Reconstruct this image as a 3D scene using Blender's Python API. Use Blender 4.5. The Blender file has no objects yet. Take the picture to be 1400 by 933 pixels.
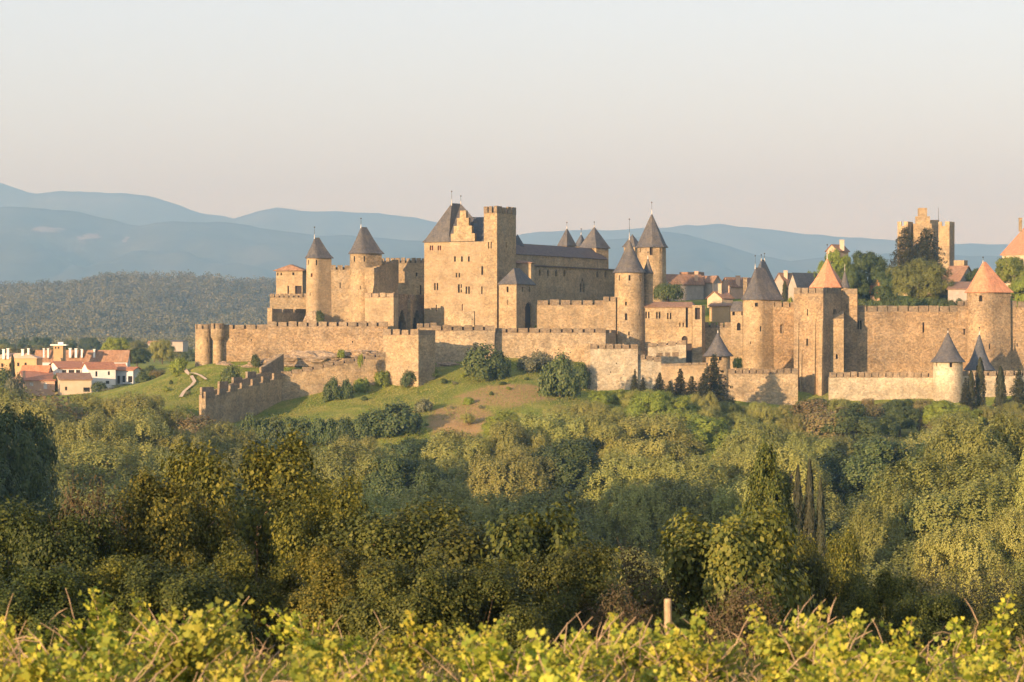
import bpy, bmesh, math, random
import numpy as np
from mathutils import Vector, noise

R = math.radians
random.seed(7)
rng = np.random.default_rng(7)
scene = bpy.context.scene
col = scene.collection

# ------------------------------------------------------------------ camera, sky, sun, exposure
F = 3500.0          # focal length in photograph pixels (1400 wide)
CX, CY = 700.0, 466.5
CZ = 50.0           # camera height above the datum (valley floor is about 10)

cam_d = bpy.data.cameras.new('camera')
cam = bpy.data.objects.new('camera', cam_d)
col.objects.link(cam)
cam.location = (0, 0, CZ)
cam.rotation_euler = (R(90), 0, 0)
cam_d.sensor_width = 36.0
cam_d.lens = 36.0 * F / 1400.0
cam_d.clip_start = 0.5
cam_d.clip_end = 60000
cam_d.dof.use_dof = True
cam_d.dof.focus_distance = 500
cam_d.dof.aperture_fstop = 3.4
scene.camera = cam

SUN_AZ, SUN_EL = 217.0, 10.0    # clockwise from the view direction; the sun is behind the camera's left shoulder
world = bpy.data.worlds.new("World")
scene.world = world
world.use_nodes = True
wn = world.node_tree
for n in list(wn.nodes):
    wn.nodes.remove(n)
sky = wn.nodes.new('ShaderNodeTexSky')
sky.sky_type = 'NISHITA'
sky.sun_disc = False
sky.sun_elevation = R(SUN_EL)
sky.sun_rotation = R(SUN_AZ)
sky.altitude = 100
sky.air_density = 1.0
sky.dust_density = 0.5
sky.ozone_density = 1.0
bg = wn.nodes.new('ShaderNodeBackground')
bg.inputs['Strength'].default_value = 0.106
wo = wn.nodes.new('ShaderNodeOutputWorld')
tint = wn.nodes.new('ShaderNodeMix'); tint.data_type = 'RGBA'; tint.blend_type = 'MULTIPLY'
tint.inputs[0].default_value = 1.0
tint.inputs[7].default_value = (1.27, 1.165, 1.25, 1)
wn.links.new(sky.outputs[0], tint.inputs[6])
sky_even = wn.nodes.new('ShaderNodeMix'); sky_even.data_type = 'RGBA'      # constant pale colour mixed in to even the sky out
sky_even.inputs[0].default_value = 0.45
sky_even.inputs[7].default_value = (4.0, 3.9, 4.6, 1)
wn.links.new(tint.outputs[2], sky_even.inputs[6])
wn.links.new(sky_even.outputs[2], bg.inputs[0])
wn.links.new(bg.outputs[0], wo.inputs[0])

sun_d = bpy.data.lights.new('sun', 'SUN')
sun_d.energy = 5.0
sun_d.angle = R(0.5)
sun_d.color = (1.0, 0.70, 0.42)
sun = bpy.data.objects.new('sun', sun_d)
col.objects.link(sun)
a, e = R(SUN_AZ), R(SUN_EL)
SUNV = Vector((math.sin(a) * math.cos(e), math.cos(a) * math.cos(e), math.sin(e)))
sun.rotation_euler = (-SUNV).to_track_quat('-Z', 'Y').to_euler()

scene.view_settings.view_transform = 'Standard'
scene.view_settings.look = 'None'
scene.view_settings.gamma = 1.0
scene.view_settings.use_curve_mapping = False
scene.view_settings.exposure = 1.2
scene.render.engine = 'CYCLES'
cy = scene.cycles
cy.max_bounces = 6
cy.diffuse_bounces = 3
cy.glossy_bounces = 2
cy.transmission_bounces = 4
cy.volume_bounces = 1
cy.transparent_max_bounces = 4
cy.use_denoising = True

# ------------------------------------------------------------------ helpers
def P(px, py, Y):
    return Vector(((px - CX) * Y / F, Y, CZ + (CY - py) * Y / F))

def zat(py, Y):
    return CZ + (CY - py) * Y / F

def xat(px, Y):
    return (px - CX) * Y / F

class MB:
    def __init__(self):
        self.v = []; self.f = []
    def poly(self, pts):
        i = len(self.v)
        self.v += [tuple(p) for p in pts]
        self.f.append(tuple(range(i, i + len(pts))))
    def box(self, c, ax, ay, az):
        """box about centre c with half-axis vectors"""
        c, ax, ay, az = Vector(c), Vector(ax), Vector(ay), Vector(az)
        p = [c + ax * sx + ay * sy + az * sz for sz in (-1, 1) for sy in (-1, 1) for sx in (-1, 1)]
        for q in ((0, 2, 3, 1), (4, 5, 7, 6), (0, 1, 5, 4), (2, 6, 7, 3), (0, 4, 6, 2), (1, 3, 7, 5)):
            self.poly([p[k] for k in q])
    def prism(self, pts, z0, z1):
        b = [Vector((p[0], p[1], z0)) for p in pts]
        t = [Vector((p[0], p[1], z1)) for p in pts]
        n = len(pts)
        for i in range(n):
            j = (i + 1) % n
            self.poly([b[i], b[j], t[j], t[i]])
        self.poly(t); self.poly(b[::-1])
    def tube(self, pts, rad, n=6):
        pts = [Vector(p) for p in pts]
        rings = []
        for i, p in enumerate(pts):
            d = (pts[min(i + 1, len(pts) - 1)] - pts[max(i - 1, 0)])
            if d.length < 1e-6: d = Vector((0, 0, 1))
            d.normalize()
            u = d.cross(Vector((0, 1, 0.13))).normalized()
            w = d.cross(u)
            r = rad[i] if hasattr(rad, '__len__') else rad
            rings.append([p + (u * math.cos(2 * math.pi * k / n) + w * math.sin(2 * math.pi * k / n)) * r for k in range(n)])
        for a_, b_ in zip(rings[:-1], rings[1:]):
            for k in range(n):
                j = (k + 1) % n
                self.poly([a_[k], a_[j], b_[j], b_[k]])
        self.poly(rings[-1]); self.poly(rings[0][::-1])
    def build(self, name, mat, parent=None, base=None, smooth=False):
        me = bpy.data.meshes.new(name)
        o0 = Vector(base) if base is not None else Vector((0, 0, 0))
        me.from_pydata([(x - o0.x, y - o0.y, z - o0.z) for x, y, z in self.v], [], self.f)
        bm = bmesh.new(); bm.from_mesh(me)
        bmesh.ops.remove_doubles(bm, verts=bm.verts, dist=0.0005)
        bmesh.ops.recalc_face_normals(bm, faces=bm.faces)
        bm.to_mesh(me); bm.free()
        if smooth:
            me.polygons.foreach_set('use_smooth', [True] * len(me.polygons))
        me.materials.append(mat)
        ob = bpy.data.objects.new(name, me)
        col.objects.link(ob)
        if parent is not None:
            ob.parent = parent
        elif base is not None:
            ob.location = o0
        return ob

def tag(o, label=None, cat=None, group=None, kind=None):
    if label: o['label'] = label
    if cat: o['category'] = cat
    if group: o['group'] = group
    if kind: o['kind'] = kind
    return o

class Thing:
    """An Empty at the thing's base with the parts as children (world coordinates in, local coordinates stored)."""
    def __init__(self, name, label, cat, loc, group=None):
        self.o = bpy.data.objects.new(name, None)
        self.o.empty_display_size = 0.5
        col.objects.link(self.o)
        self.o.location = loc
        self.loc = Vector(loc)
        tag(self.o, label, cat, group)
    def part(self, name, mb, mat, parent=None, label=None, smooth=False):
        ob = mb.build(name, mat, parent or self.o, self.loc, smooth)
        if label: ob['label'] = label
        return ob

# ------------------------------------------------------------------ materials
def new_mat(name):
    m = bpy.data.materials.new(name)
    m.use_nodes = True
    nt = m.node_tree
    b = nt.nodes['Principled BSDF']
    return m, nt, b

def N(nt, typ, **kw):
    n = nt.nodes.new(typ)
    for k, v in kw.items():
        setattr(n, k, v)
    return n

def mathn(nt, op, a_, b_=None, clamp=False):
    n = N(nt, 'ShaderNodeMath', operation=op); n.use_clamp = clamp
    for i, v in enumerate((a_, b_)):
        if v is None: continue
        if isinstance(v, (int, float)): n.inputs[i].default_value = v
        else: nt.links.new(v, n.inputs[i])
    return n.outputs[0]

def mixc(nt, fac, a_, b_, mode='MIX'):
    n = N(nt, 'ShaderNodeMix', data_type='RGBA', blend_type=mode)
    n.clamp_factor = True
    for idx, v in ((0, fac), (6, a_), (7, b_)):
        if isinstance(v, (int, float)): n.inputs[idx].default_value = v
        elif isinstance(v, tuple): n.inputs[idx].default_value = (*v, 1)
        else: nt.links.new(v, n.inputs[idx])
    return n.outputs[2]

def ramp(nt, fac, stops):
    n = N(nt, 'ShaderNodeValToRGB')
    el = n.color_ramp.elements
    while len(el) < len(stops): el.new(0.5)
    for e_, (p, c) in zip(el, stops):
        e_.position = p
        e_.color = (*c, 1) if len(c) == 3 else c
    nt.links.new(fac, n.inputs[0])
    return n.outputs[0]

def wpos(nt, sx=1, sy=1, sz=1):
    g = N(nt, 'ShaderNodeNewGeometry')
    m = N(nt, 'ShaderNodeMapping')
    m.inputs['Scale'].default_value = (sx, sy, sz)
    nt.links.new(g.outputs['Position'], m.inputs[0])
    return m.outputs[0]

def nz(nt, vec, scale, detail=4, rough=0.55):
    n = N(nt, 'ShaderNodeTexNoise')
    n.inputs['Scale'].default_value = scale
    n.inputs['Detail'].default_value = detail
    n.inputs['Roughness'].default_value = rough
    nt.links.new(vec, n.inputs['Vector'])
    return n.outputs['Fac']

def vor(nt, vec, scale, feature='F1', out='Color'):
    n = N(nt, 'ShaderNodeTexVoronoi', feature=feature)
    n.inputs['Scale'].default_value = scale
    nt.links.new(vec, n.inputs['Vector'])
    return n.outputs[out]

def sepx(nt, c):
    s = N(nt, 'ShaderNodeSeparateColor'); nt.links.new(c, s.inputs[0]); return s.outputs[0]

def stone_mat(name, base, grey=(0.30, 0.26, 0.20), greyamt=0.35, contrast=1.0, holes=0.5):
    m, nt, b = new_mat(name)
    p1 = wpos(nt, 1.0, 1.0, 1.3)
    cell = sepx(nt, vor(nt, p1, 1.9))                 # single blocks
    fine = nz(nt, wpos(nt), 2.2, 6, 0.8)
    mid = nz(nt, wpos(nt, 1, 1, 0.7), 0.33, 4, 0.6)
    big = nz(nt, wpos(nt, 1, 1, 1.5), 0.07, 5, 0.65)
    streak = nz(nt, wpos(nt, 1.0, 1.0, 0.10), 0.75, 3, 0.6)
    course = nz(nt, wpos(nt, 0.04, 0.04, 1.0), 1.6, 2, 0.6)
    v = mathn(nt, 'MULTIPLY_ADD', cell, 0.42 * contrast)
    v.node.inputs[2].default_value = 0.79 - 0.0 * contrast
    v2 = mathn(nt, 'MULTIPLY', v, mathn(nt, 'ADD', mathn(nt, 'MULTIPLY', fine, 1.5 * contrast), 1 - 0.75 * contrast))
    v3 = mathn(nt, 'MULTIPLY', v2, mathn(nt, 'ADD', mathn(nt, 'MULTIPLY', mid, 1.1), 0.45))
    v4 = mathn(nt, 'MULTIPLY', v3, mathn(nt, 'ADD', mathn(nt, 'MULTIPLY', course, 0.25), 0.875))
    phase = nz(nt, wpos(nt, 0.018, 0.018, 0.16), 1.0, 2, 0.5)
    v4 = mathn(nt, 'MULTIPLY', v4, mathn(nt, 'ADD', mathn(nt, 'MULTIPLY', phase, 0.7), 0.65))
    g1 = ramp(nt, mathn(nt, 'MULTIPLY_ADD', big, 0.75), [(0.33, (0, 0, 0)), (0.47, (1, 1, 1))])
    g1.node.inputs[0].links[0].from_node.inputs[2].default_value = 0.0
    st = ramp(nt, streak, [(0.50, (0, 0, 0)), (0.75, (1, 1, 1))])
    gm = mathn(nt, 'MULTIPLY', mathn(nt, 'MAXIMUM', g1, mathn(nt, 'MULTIPLY', st, 0.8)), greyamt)
    c = mixc(nt, gm, base, grey)
    warm = ramp(nt, nz(nt, wpos(nt), 0.9, 3), [(0.35, (1.0, 0.93, 0.84)), (0.65, (1.0, 1.03, 1.06))])
    c = mixc(nt, 0.7, c, warm, 'MULTIPLY')
    vv = N(nt, 'ShaderNodeCombineColor')
    for i in range(3): nt.links.new(v4, vv.inputs[i])
    c = mixc(nt, 1.0, c, vv.outputs[0], 'MULTIPLY')
    # putlog holes
    hd = vor(nt, wpos(nt, 1, 1, 1.0), 0.42, 'F1', 'Distance')
    hm = ramp(nt, hd, [(0.075, (1, 1, 1)), (0.10, (0, 0, 0))])
    hsel = ramp(nt, nz(nt, wpos(nt), 0.09, 2), [(0.5, (0, 0, 0)), (0.56, (1, 1, 1))])
    c = mixc(nt, mathn(nt, 'MULTIPLY', mathn(nt, 'MULTIPLY', hm, hsel), holes), c, (0.05, 0.04, 0.03))
    nt.links.new(c, b.inputs['Base Color'])
    b.inputs['Roughness'].default_value = 0.92
    b.inputs['Specular IOR Level'].default_value = 0.15
    bu = N(nt, 'ShaderNodeBump')
    bu.inputs['Strength'].default_value = 0.55
    bu.inputs['Distance'].default_value = 0.18
    nt.links.new(mathn(nt, 'ADD', mathn(nt, 'MULTIPLY', cell, 0.6), fine), bu.inputs['Height'])
    nt.links.new(bu.outputs[0], b.inputs['Normal'])
    return m

def roof_mat(name, c1, c2, rows=3.0, lichen=(0.22, 0.19, 0.13), lam=0.25, spec=0.25):
    m, nt, b = new_mat(name)
    cell = sepx(nt, vor(nt, wpos(nt, 1, 1, 2.0), 2.4))
    big = nz(nt, wpos(nt), 0.35, 4, 0.6)
    streak = nz(nt, wpos(nt, 1.6, 1.6, 0.18), 1.0, 3, 0.65)
    c = mixc(nt, cell, c1, c2)
    c = mixc(nt, mathn(nt, 'MULTIPLY', ramp(nt, big, [(0.45, (0, 0, 0)), (0.7, (1, 1, 1))]), lam), c, lichen)
    sv = ramp(nt, streak, [(0.3, (0.72, 0.72, 0.72)), (0.7, (1.22, 1.22, 1.22))])
    c = mixc(nt, 1.0, c, sv, 'MULTIPLY')
    nt.links.new(c, b.inputs['Base Color'])
    b.inputs['Roughness'].default_value = 0.75
    b.inputs['Specular IOR Level'].default_value = spec
    bu = N(nt, 'ShaderNodeBump')
    bu.inputs['Strength'].default_value = 0.4; bu.inputs['Distance'].default_value = 0.1
    w = N(nt, 'ShaderNodeTexWave', bands_direction='Z')
    w.inputs['Scale'].default_value = rows / 3.0
    w.inputs['Distortion'].default_value = 1.0
    nt.links.new(wpos(nt), w.inputs['Vector'])
    nt.links.new(mathn(nt, 'ADD', w.outputs['Fac'], cell), bu.inputs['Height'])
    nt.links.new(bu.outputs[0], b.inputs['Normal'])
    return m

def plain_mat(name, c, rough=0.8, var=0.15, scale=1.5):
    m, nt, b = new_mat(name)
    n = nz(nt, wpos(nt), scale, 4, 0.6)
    v = ramp(nt, n, [(0.3, tuple(x * (1 - var) for x in c)), (0.7, tuple(min(1, x * (1 + var)) for x in c))])
    nt.links.new(v, b.inputs['Base Color'])
    b.inputs['Roughness'].default_value = rough
    b.inputs['Specular IOR Level'].default_value = 0.2
    return m

def leaf_mat(name, cols, trans=0.25, hue=0.012, val=0.18, spec=0.2, rough=0.6, patch=0):
    m, nt, b = new_mat(name)
    g = N(nt, 'ShaderNodeNewGeometry')
    c = ramp(nt, g.outputs['Random Per Island'], [(i / max(1, len(cols) - 1), cc) for i, cc in enumerate(cols)])
    oi = N(nt, 'ShaderNodeObjectInfo')
    hs = N(nt, 'ShaderNodeHueSaturation')
    nt.links.new(mathn(nt, 'MULTIPLY_ADD', oi.outputs['Random'], hue * 2), hs.inputs['Hue'])
    hs.inputs['Hue'].links[0].from_node.inputs[2].default_value = 0.5 - hue
    r2 = mathn(nt, 'FRACT', mathn(nt, 'MULTIPLY', oi.outputs['Random'], 37.7))
    nt.links.new(mathn(nt, 'MULTIPLY_ADD', r2, val * 2), hs.inputs['Value'])
    hs.inputs['Value'].links[0].from_node.inputs[2].default_value = 1 - val
    if patch:
        pn = nz(nt, wpos(nt), patch, 4, 0.7)
        c = mixc(nt, 1.0, c, ramp(nt, pn, [(0.36, (0.6, 0.62, 0.6)), (0.5, (1.0, 1.0, 1.0)), (0.64, (1.45, 1.38, 1.3))]), 'MULTIPLY')
    nt.links.new(c, hs.inputs['Color'])
    nt.links.new(hs.outputs[0], b.inputs['Base Color'])
    b.inputs['Roughness'].default_value = rough
    b.inputs['Specular IOR Level'].default_value = spec
    if trans > 0:
        t = N(nt, 'ShaderNodeBsdfTranslucent')
        nt.links.new(hs.outputs[0], t.inputs['Color'])
        mx = N(nt, 'ShaderNodeMixShader'); mx.inputs[0].default_value = trans
        out = nt.nodes['Material Output']
        nt.links.new(b.outputs[0], mx.inputs[1]); nt.links.new(t.outputs[0], mx.inputs[2])
        nt.links.new(mx.outputs[0], out.inputs[0])
    return m

M = {}
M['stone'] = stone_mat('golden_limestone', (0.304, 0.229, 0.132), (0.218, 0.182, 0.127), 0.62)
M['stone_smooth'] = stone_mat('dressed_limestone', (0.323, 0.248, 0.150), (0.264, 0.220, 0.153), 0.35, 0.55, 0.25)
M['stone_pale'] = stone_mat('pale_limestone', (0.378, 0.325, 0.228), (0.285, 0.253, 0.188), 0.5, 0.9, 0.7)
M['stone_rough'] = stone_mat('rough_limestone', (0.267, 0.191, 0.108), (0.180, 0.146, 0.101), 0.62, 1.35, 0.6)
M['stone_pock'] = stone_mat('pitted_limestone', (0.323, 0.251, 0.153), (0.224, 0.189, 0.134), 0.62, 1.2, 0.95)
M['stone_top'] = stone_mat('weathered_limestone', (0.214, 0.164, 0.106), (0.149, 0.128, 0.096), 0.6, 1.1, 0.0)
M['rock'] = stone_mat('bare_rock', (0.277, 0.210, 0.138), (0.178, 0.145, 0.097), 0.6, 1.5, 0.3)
M['slate'] = roof_mat('grey_slate', (0.062, 0.062, 0.066), (0.105, 0.100, 0.098), 3, (0.17, 0.145, 0.10), 0.4)
M['slate_blue'] = roof_mat('blue_slate', (0.05, 0.058, 0.068), (0.09, 0.095, 0.105), 3, (0.12, 0.11, 0.09), 0.2, 0.35)
M['dark_tile'] = roof_mat('dark_brown_tile', (0.085, 0.062, 0.055), (0.125, 0.09, 0.075), 3, (0.14, 0.11, 0.08), 0.35)
M['orange_tile'] = roof_mat('orange_clay_tile', (0.43, 0.185, 0.09), (0.53, 0.255, 0.14), 3, (0.36, 0.23, 0.13), 0.35)
M['brown_tile'] = roof_mat('brown_clay_tile', (0.20, 0.108, 0.062), (0.28, 0.165, 0.095), 3, (0.26, 0.19, 0.13), 0.4)
M['red_tile'] = roof_mat('red_clay_tile', (0.30, 0.115, 0.055), (0.38, 0.175, 0.088), 3, (0.34, 0.18, 0.11), 0.3)
M['dark'] = plain_mat('unlit_interior', (0.018, 0.015, 0.014), 0.95, 0.1)
M['arch_dark'] = plain_mat('passage_interior', (0.045, 0.035, 0.03), 0.95, 0.1)
M['red_paint'] = plain_mat('red_shutter_paint', (0.22, 0.06, 0.04), 0.7)
M['white_lead'] = plain_mat('pale_lead', (0.42, 0.40, 0.36), 0.5)
M['iron'] = plain_mat('dark_iron', (0.05, 0.045, 0.045), 0.5)
M['plaster_white'] = plain_mat('white_render', (0.66, 0.64, 0.60), 0.85, 0.1, 0.5)
M['plaster_cream'] = plain_mat('cream_render', (0.46, 0.37, 0.26), 0.85, 0.1, 0.5)
M['plaster_ochre'] = plain_mat('ochre_render', (0.38, 0.26, 0.135), 0.85, 0.12, 0.5)
M['plaster_rose'] = plain_mat('rose_render', (0.48, 0.32, 0.22), 0.85, 0.12, 0.5)
M['plaster_blue'] = plain_mat('bluish_white_render', (0.42, 0.44, 0.46), 0.85, 0.1, 0.5)
M['plaster_grey'] = plain_mat('grey_render', (0.30, 0.265, 0.225), 0.85, 0.15, 0.7)
M['crenel_shade'] = plain_mat('dark_crenel_shade', (0.075, 0.055, 0.042), 0.9, 0.2, 2)  # shade of the crenel gaps put into a dark brown colour
M['shutter'] = plain_mat('pale_shutter', (0.55, 0.55, 0.53), 0.6)
M['bark'] = plain_mat('brown_bark', (0.10, 0.075, 0.05), 0.9, 0.35, 3)
M['bark_warm'] = plain_mat('warm_bark', (0.22, 0.14, 0.08), 0.9, 0.35, 5)
M['cane'] = plain_mat('dry_vine_cane', (0.36, 0.25, 0.155), 0.85, 0.4, 9)
M['wood'] = plain_mat('weathered_post_wood', (0.36, 0.255, 0.15), 0.8, 0.3, 12)
M['straw'] = plain_mat('dry_straw', (0.42, 0.31, 0.17), 0.9, 0.3, 6)
M['path'] = plain_mat('pale_gravel', (0.46, 0.36, 0.25), 0.95, 0.2, 1.2)

M['leaf_olive'] = leaf_mat('olive_spring_leaf', [(0.182, 0.195, 0.045), (0.228, 0.232, 0.058), (0.275, 0.268, 0.076)], 0.25, 0.016, 0.26)
M['leaf_green'] = leaf_mat('fresh_green_leaf', [(0.131, 0.178, 0.028), (0.214, 0.262, 0.039), (0.274, 0.297, 0.056)], 0.3)
M['leaf_dark'] = leaf_mat('dark_green_leaf', [(0.039, 0.062, 0.018), (0.065, 0.091, 0.026), (0.098, 0.117, 0.036)], 0.12)
M['leaf_brown'] = leaf_mat('brownish_bud_leaf', [(0.126, 0.098, 0.042), (0.182, 0.133, 0.056), (0.140, 0.140, 0.042)], 0.15)
M['needle'] = leaf_mat('dark_needle', [(0.026, 0.032, 0.014), (0.040, 0.044, 0.018), (0.065, 0.060, 0.026)], 0.05, 0.01, 0.3)
M['leaf_near'] = leaf_mat('near_hedge_leaf', [(0.038, 0.046, 0.008), (0.085, 0.086, 0.013), (0.18, 0.155, 0.022)], 0.25, 0.02, 0.2)
M['leaf_near_dark'] = leaf_mat('near_dark_leaf', [(0.025, 0.036, 0.008), (0.05, 0.064, 0.012), (0.10, 0.105, 0.018)], 0.15, 0.02, 0.2)
M['leaf_rust'] = leaf_mat('rusty_bud_leaf', [(0.06, 0.040, 0.020), (0.085, 0.06, 0.03), (0.06, 0.06, 0.018)], 0.15, 0.02, 0.2)
M['leaf_bush'] = leaf_mat('glossy_bush_leaf', [(0.07, 0.095, 0.012), (0.13, 0.15, 0.02), (0.22, 0.215, 0.03)], 0.25, 0.02, 0.1, 0.35)
M['leaf_vine'] = leaf_mat('vine_leaf', [(0.14, 0.19, 0.02), (0.24, 0.265, 0.03), (0.37, 0.345, 0.04), (0.47, 0.42, 0.06)], 0.35, 0.015, 0.2, 0.3)
M['leaf_grey'] = leaf_mat('grey_green_leaf', [(0.10, 0.11, 0.06), (0.16, 0.165, 0.09), (0.20, 0.19, 0.10)], 0.2)
M['leaf_far'] = leaf_mat('far_forest_leaf', [(0.085, 0.092, 0.044), (0.12, 0.12, 0.058), (0.155, 0.145, 0.072)], 0.1, patch=0.02)
M['leaf_grass'] = leaf_mat('meadow_grass_blade', [(0.130, 0.169, 0.026), (0.221, 0.221, 0.039), (0.312, 0.260, 0.078)], 0.3)

# ------------------------------------------------------------------ terrain
NEARP = [(-3000, 30), (-600, 6), (-120, -1.5), (-20, -1.7), (0, -1.8), (12, -3.4), (22, -4.45), (40, -5.35), (52, -7.0), (70, -9.5), (95, -14), (130, -21), (180, -30), (250, -37), (330, -39.5), (500, -38.5), (540, -37)]
# ground points of the castle hill as seen in the photograph (px, py, distance)
HP = [(-150, 545, 790), (0, 540, 785), (100, 537, 785), (190, 532, 790), (180, 535, 740), (100, 560, 690), (0, 560, 700), (-150, 570, 700), (215, 518, 720), (196, 540, 670), (240, 550, 640), (230, 508, 735),
      (267, 500, 702), (305, 494, 700), (345, 505, 695), (300, 520, 675), (385, 500, 690), (270, 530, 668), (320, 545, 655),
      (385, 549, 668), (330, 572, 655), (290, 585, 645), (450, 545, 664), (525, 536, 671), (560, 522, 674), (590, 514, 680), (600, 499, 689), (680, 493, 689), (740, 497, 688), (800, 520, 685), (815, 535, 679),
      (350, 578, 638), (450, 575, 638), (520, 592, 622), (600, 592, 622), (650, 537, 660), (700, 526, 660), (745, 545, 645), (620, 562, 640), (560, 555, 648), (700, 575, 625), (800, 575, 630),
      (900, 537, 679), (1000, 552, 679), (1090, 556, 684), (1140, 547, 682), (1275, 550, 680), (1400, 545, 680), (1600, 545, 680),
      (900, 590, 635), (1100, 595, 635), (1300, 595, 635), (1600, 600, 640),
      (330, 490, 716), (420, 497, 692), (420, 478, 708), (500, 492, 692), (500, 478, 708), (560, 475, 704), (620, 478, 704), (700, 478, 706), (790, 482, 706), (850, 490, 700), (900, 505, 700), (980, 520, 700), (1060, 520, 702), (1200, 518, 702), (1300, 518, 702), (1380, 518, 702), (1600, 518, 702),
      (420, 470, 722), (500, 470, 722), (600, 470, 722), (700, 470, 724), (800, 475, 722), (900, 500, 718), (1000, 510, 720), (1100, 510, 720), (1200, 510, 720), (1300, 510, 720), (1400, 510, 720), (1600, 510, 720),
      (450, 440, 750), (600, 435, 755), (700, 430, 755), (850, 430, 755), (1000, 430, 765), (1200, 430, 760), (1400, 428, 765), (1600, 428, 765),
      (600, 425, 830), (800, 420, 850), (1000, 412, 850), (1200, 410, 860), (1500, 410, 860), (330, 480, 780), (300, 492, 850), (420, 465, 850)]
HPW = [(xat(px, Y), Y, (CY - py) * Y / F) for px, py, Y in HP]
for x in range(-260, 300, 50):
    HPW.append((x, 560, -35.0)); HPW.append((x, 600, -31.0 if x > -60 else -32))
for x in range(-400, 500, 100):
    HPW.append((x, 1100, -14.0)); HPW.append((x, 1400, -11.0))
HPW = np.array(HPW)
_d = np.hypot(HPW[:, None, 0] - HPW[None, :, 0], HPW[:, None, 1] - HPW[None, :, 1])
_A = _d + np.eye(len(HPW)) * -1.5
_n = len(HPW)
_K = np.zeros((_n + 1, _n + 1)); _K[:_n, :_n] = _A; _K[:_n, _n] = 1; _K[_n, :_n] = 1
_W = np.linalg.solve(_K, np.append(HPW[:, 2], 0))
_npx = np.array([p[0] for p in NEARP], float); _npz = np.array([p[1] for p in NEARP], float)

def smooth01(t):
    t = np.clip(t, 0, 1); return t * t * (3 - 2 * t)

def ground_rel(X, Y):
    X = np.atleast_1d(np.asarray(X, float)); Y = np.atleast_1d(np.asarray(Y, float))
    near = np.interp(Y, _npx, _npz)
    # unseen mound added at the left, shaped to keep the low sun off the valley
    q = ((X + 95) / 41) ** 2 + ((Y - 252) / 42) ** 2
    shade_mound = 53 * np.exp(-q * q)
    near = near + shade_mound
    hill = np.empty_like(X)
    xf, yf = X.ravel(), Y.ravel()
    out = np.empty(len(xf))
    for i in range(0, len(xf), 4000):
        dx = np.hypot(xf[i:i + 4000, None] - HPW[None, :, 0], yf[i:i + 4000, None] - HPW[None, :, 1])
        out[i:i + 4000] = dx @ _W[:_n] + _W[_n]
    hill = out.reshape(X.shape)
    far = np.interp(Y, [900, 1400, 2200, 4000, 20000], [-14, -11, -6, -6, -6])
    w1 = smooth01((Y - 520) / 45)
    z = near * (1 - w1) + hill * w1
    w2 = smooth01((Y - 950) / 300)
    z = z * (1 - w2) + far * w2
    # away to the sides the hill melts into the plain
    w3 = smooth01((np.abs(X) - 320) / 160) * smooth01((Y - 300) / 200)
    z = z * (1 - w3) + (-18) * w3 * (1 - w2) + far * w3 * w2
    return z

def gz(x, y):
    return float(ground_rel(x, y)[0]) + CZ

def hit(px, py, y0=500, y1=800, step=1.0):
    """first ground point on the sight line through a photograph pixel"""
    Ys = np.arange(y0, y1, step)
    zr = ground_rel((px - CX) * Ys / F, Ys)
    zl = (CY - py) * Ys / F
    k = np.nonzero(zr >= zl)[0]
    Y = float(Ys[k[0]]) if len(k) else float(y1)
    x = xat(px, Y)
    return Vector((x, Y, gz(x, Y)))

ys = np.concatenate([np.linspace(-800, -200, 8), np.linspace(-150, 10, 20), np.linspace(12, 60, 33), np.linspace(63, 560, 125), np.linspace(562.5, 800, 96), np.linspace(806, 1000, 28), np.linspace(1030, 2200, 30), np.linspace(2400, 22000, 24)])
xs_in = np.concatenate([np.linspace(-5600, -420, 16), np.linspace(-400, -170, 24), np.linspace(-167, 187, 150), np.linspace(192, 420, 24), np.linspace(450, 5600, 16)])
GX, GY = np.meshgrid(xs_in, ys)
GZ = ground_rel(GX, GY)
for i in range(GX.shape[0]):
    for j in range(GX.shape[1]):
        x, y = GX[i, j], GY[i, j]
        if abs(x) < 420 and y < 1200:
            amp = 0.1 if y < 60 else 0.55
            GZ[i, j] += amp * noise.fractal(Vector((x * 0.06, y * 0.06, 3.1)), 1.0, 2.0, 3)
nr, nc = GX.shape
me = bpy.data.meshes.new('ground')
V = np.stack([GX, GY, GZ + CZ], -1).reshape(-1, 3)
idx = np.arange(nr * nc).reshape(nr, nc)
Fq = np.stack([idx[:-1, :-1], idx[:-1, 1:], idx[1:, 1:], idx[1:, :-1]], -1).reshape(-1, 4)
me.from_pydata(V.tolist(), [], Fq.tolist())
me.polygons.foreach_set('use_smooth', [True] * len(me.polygons))

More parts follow.
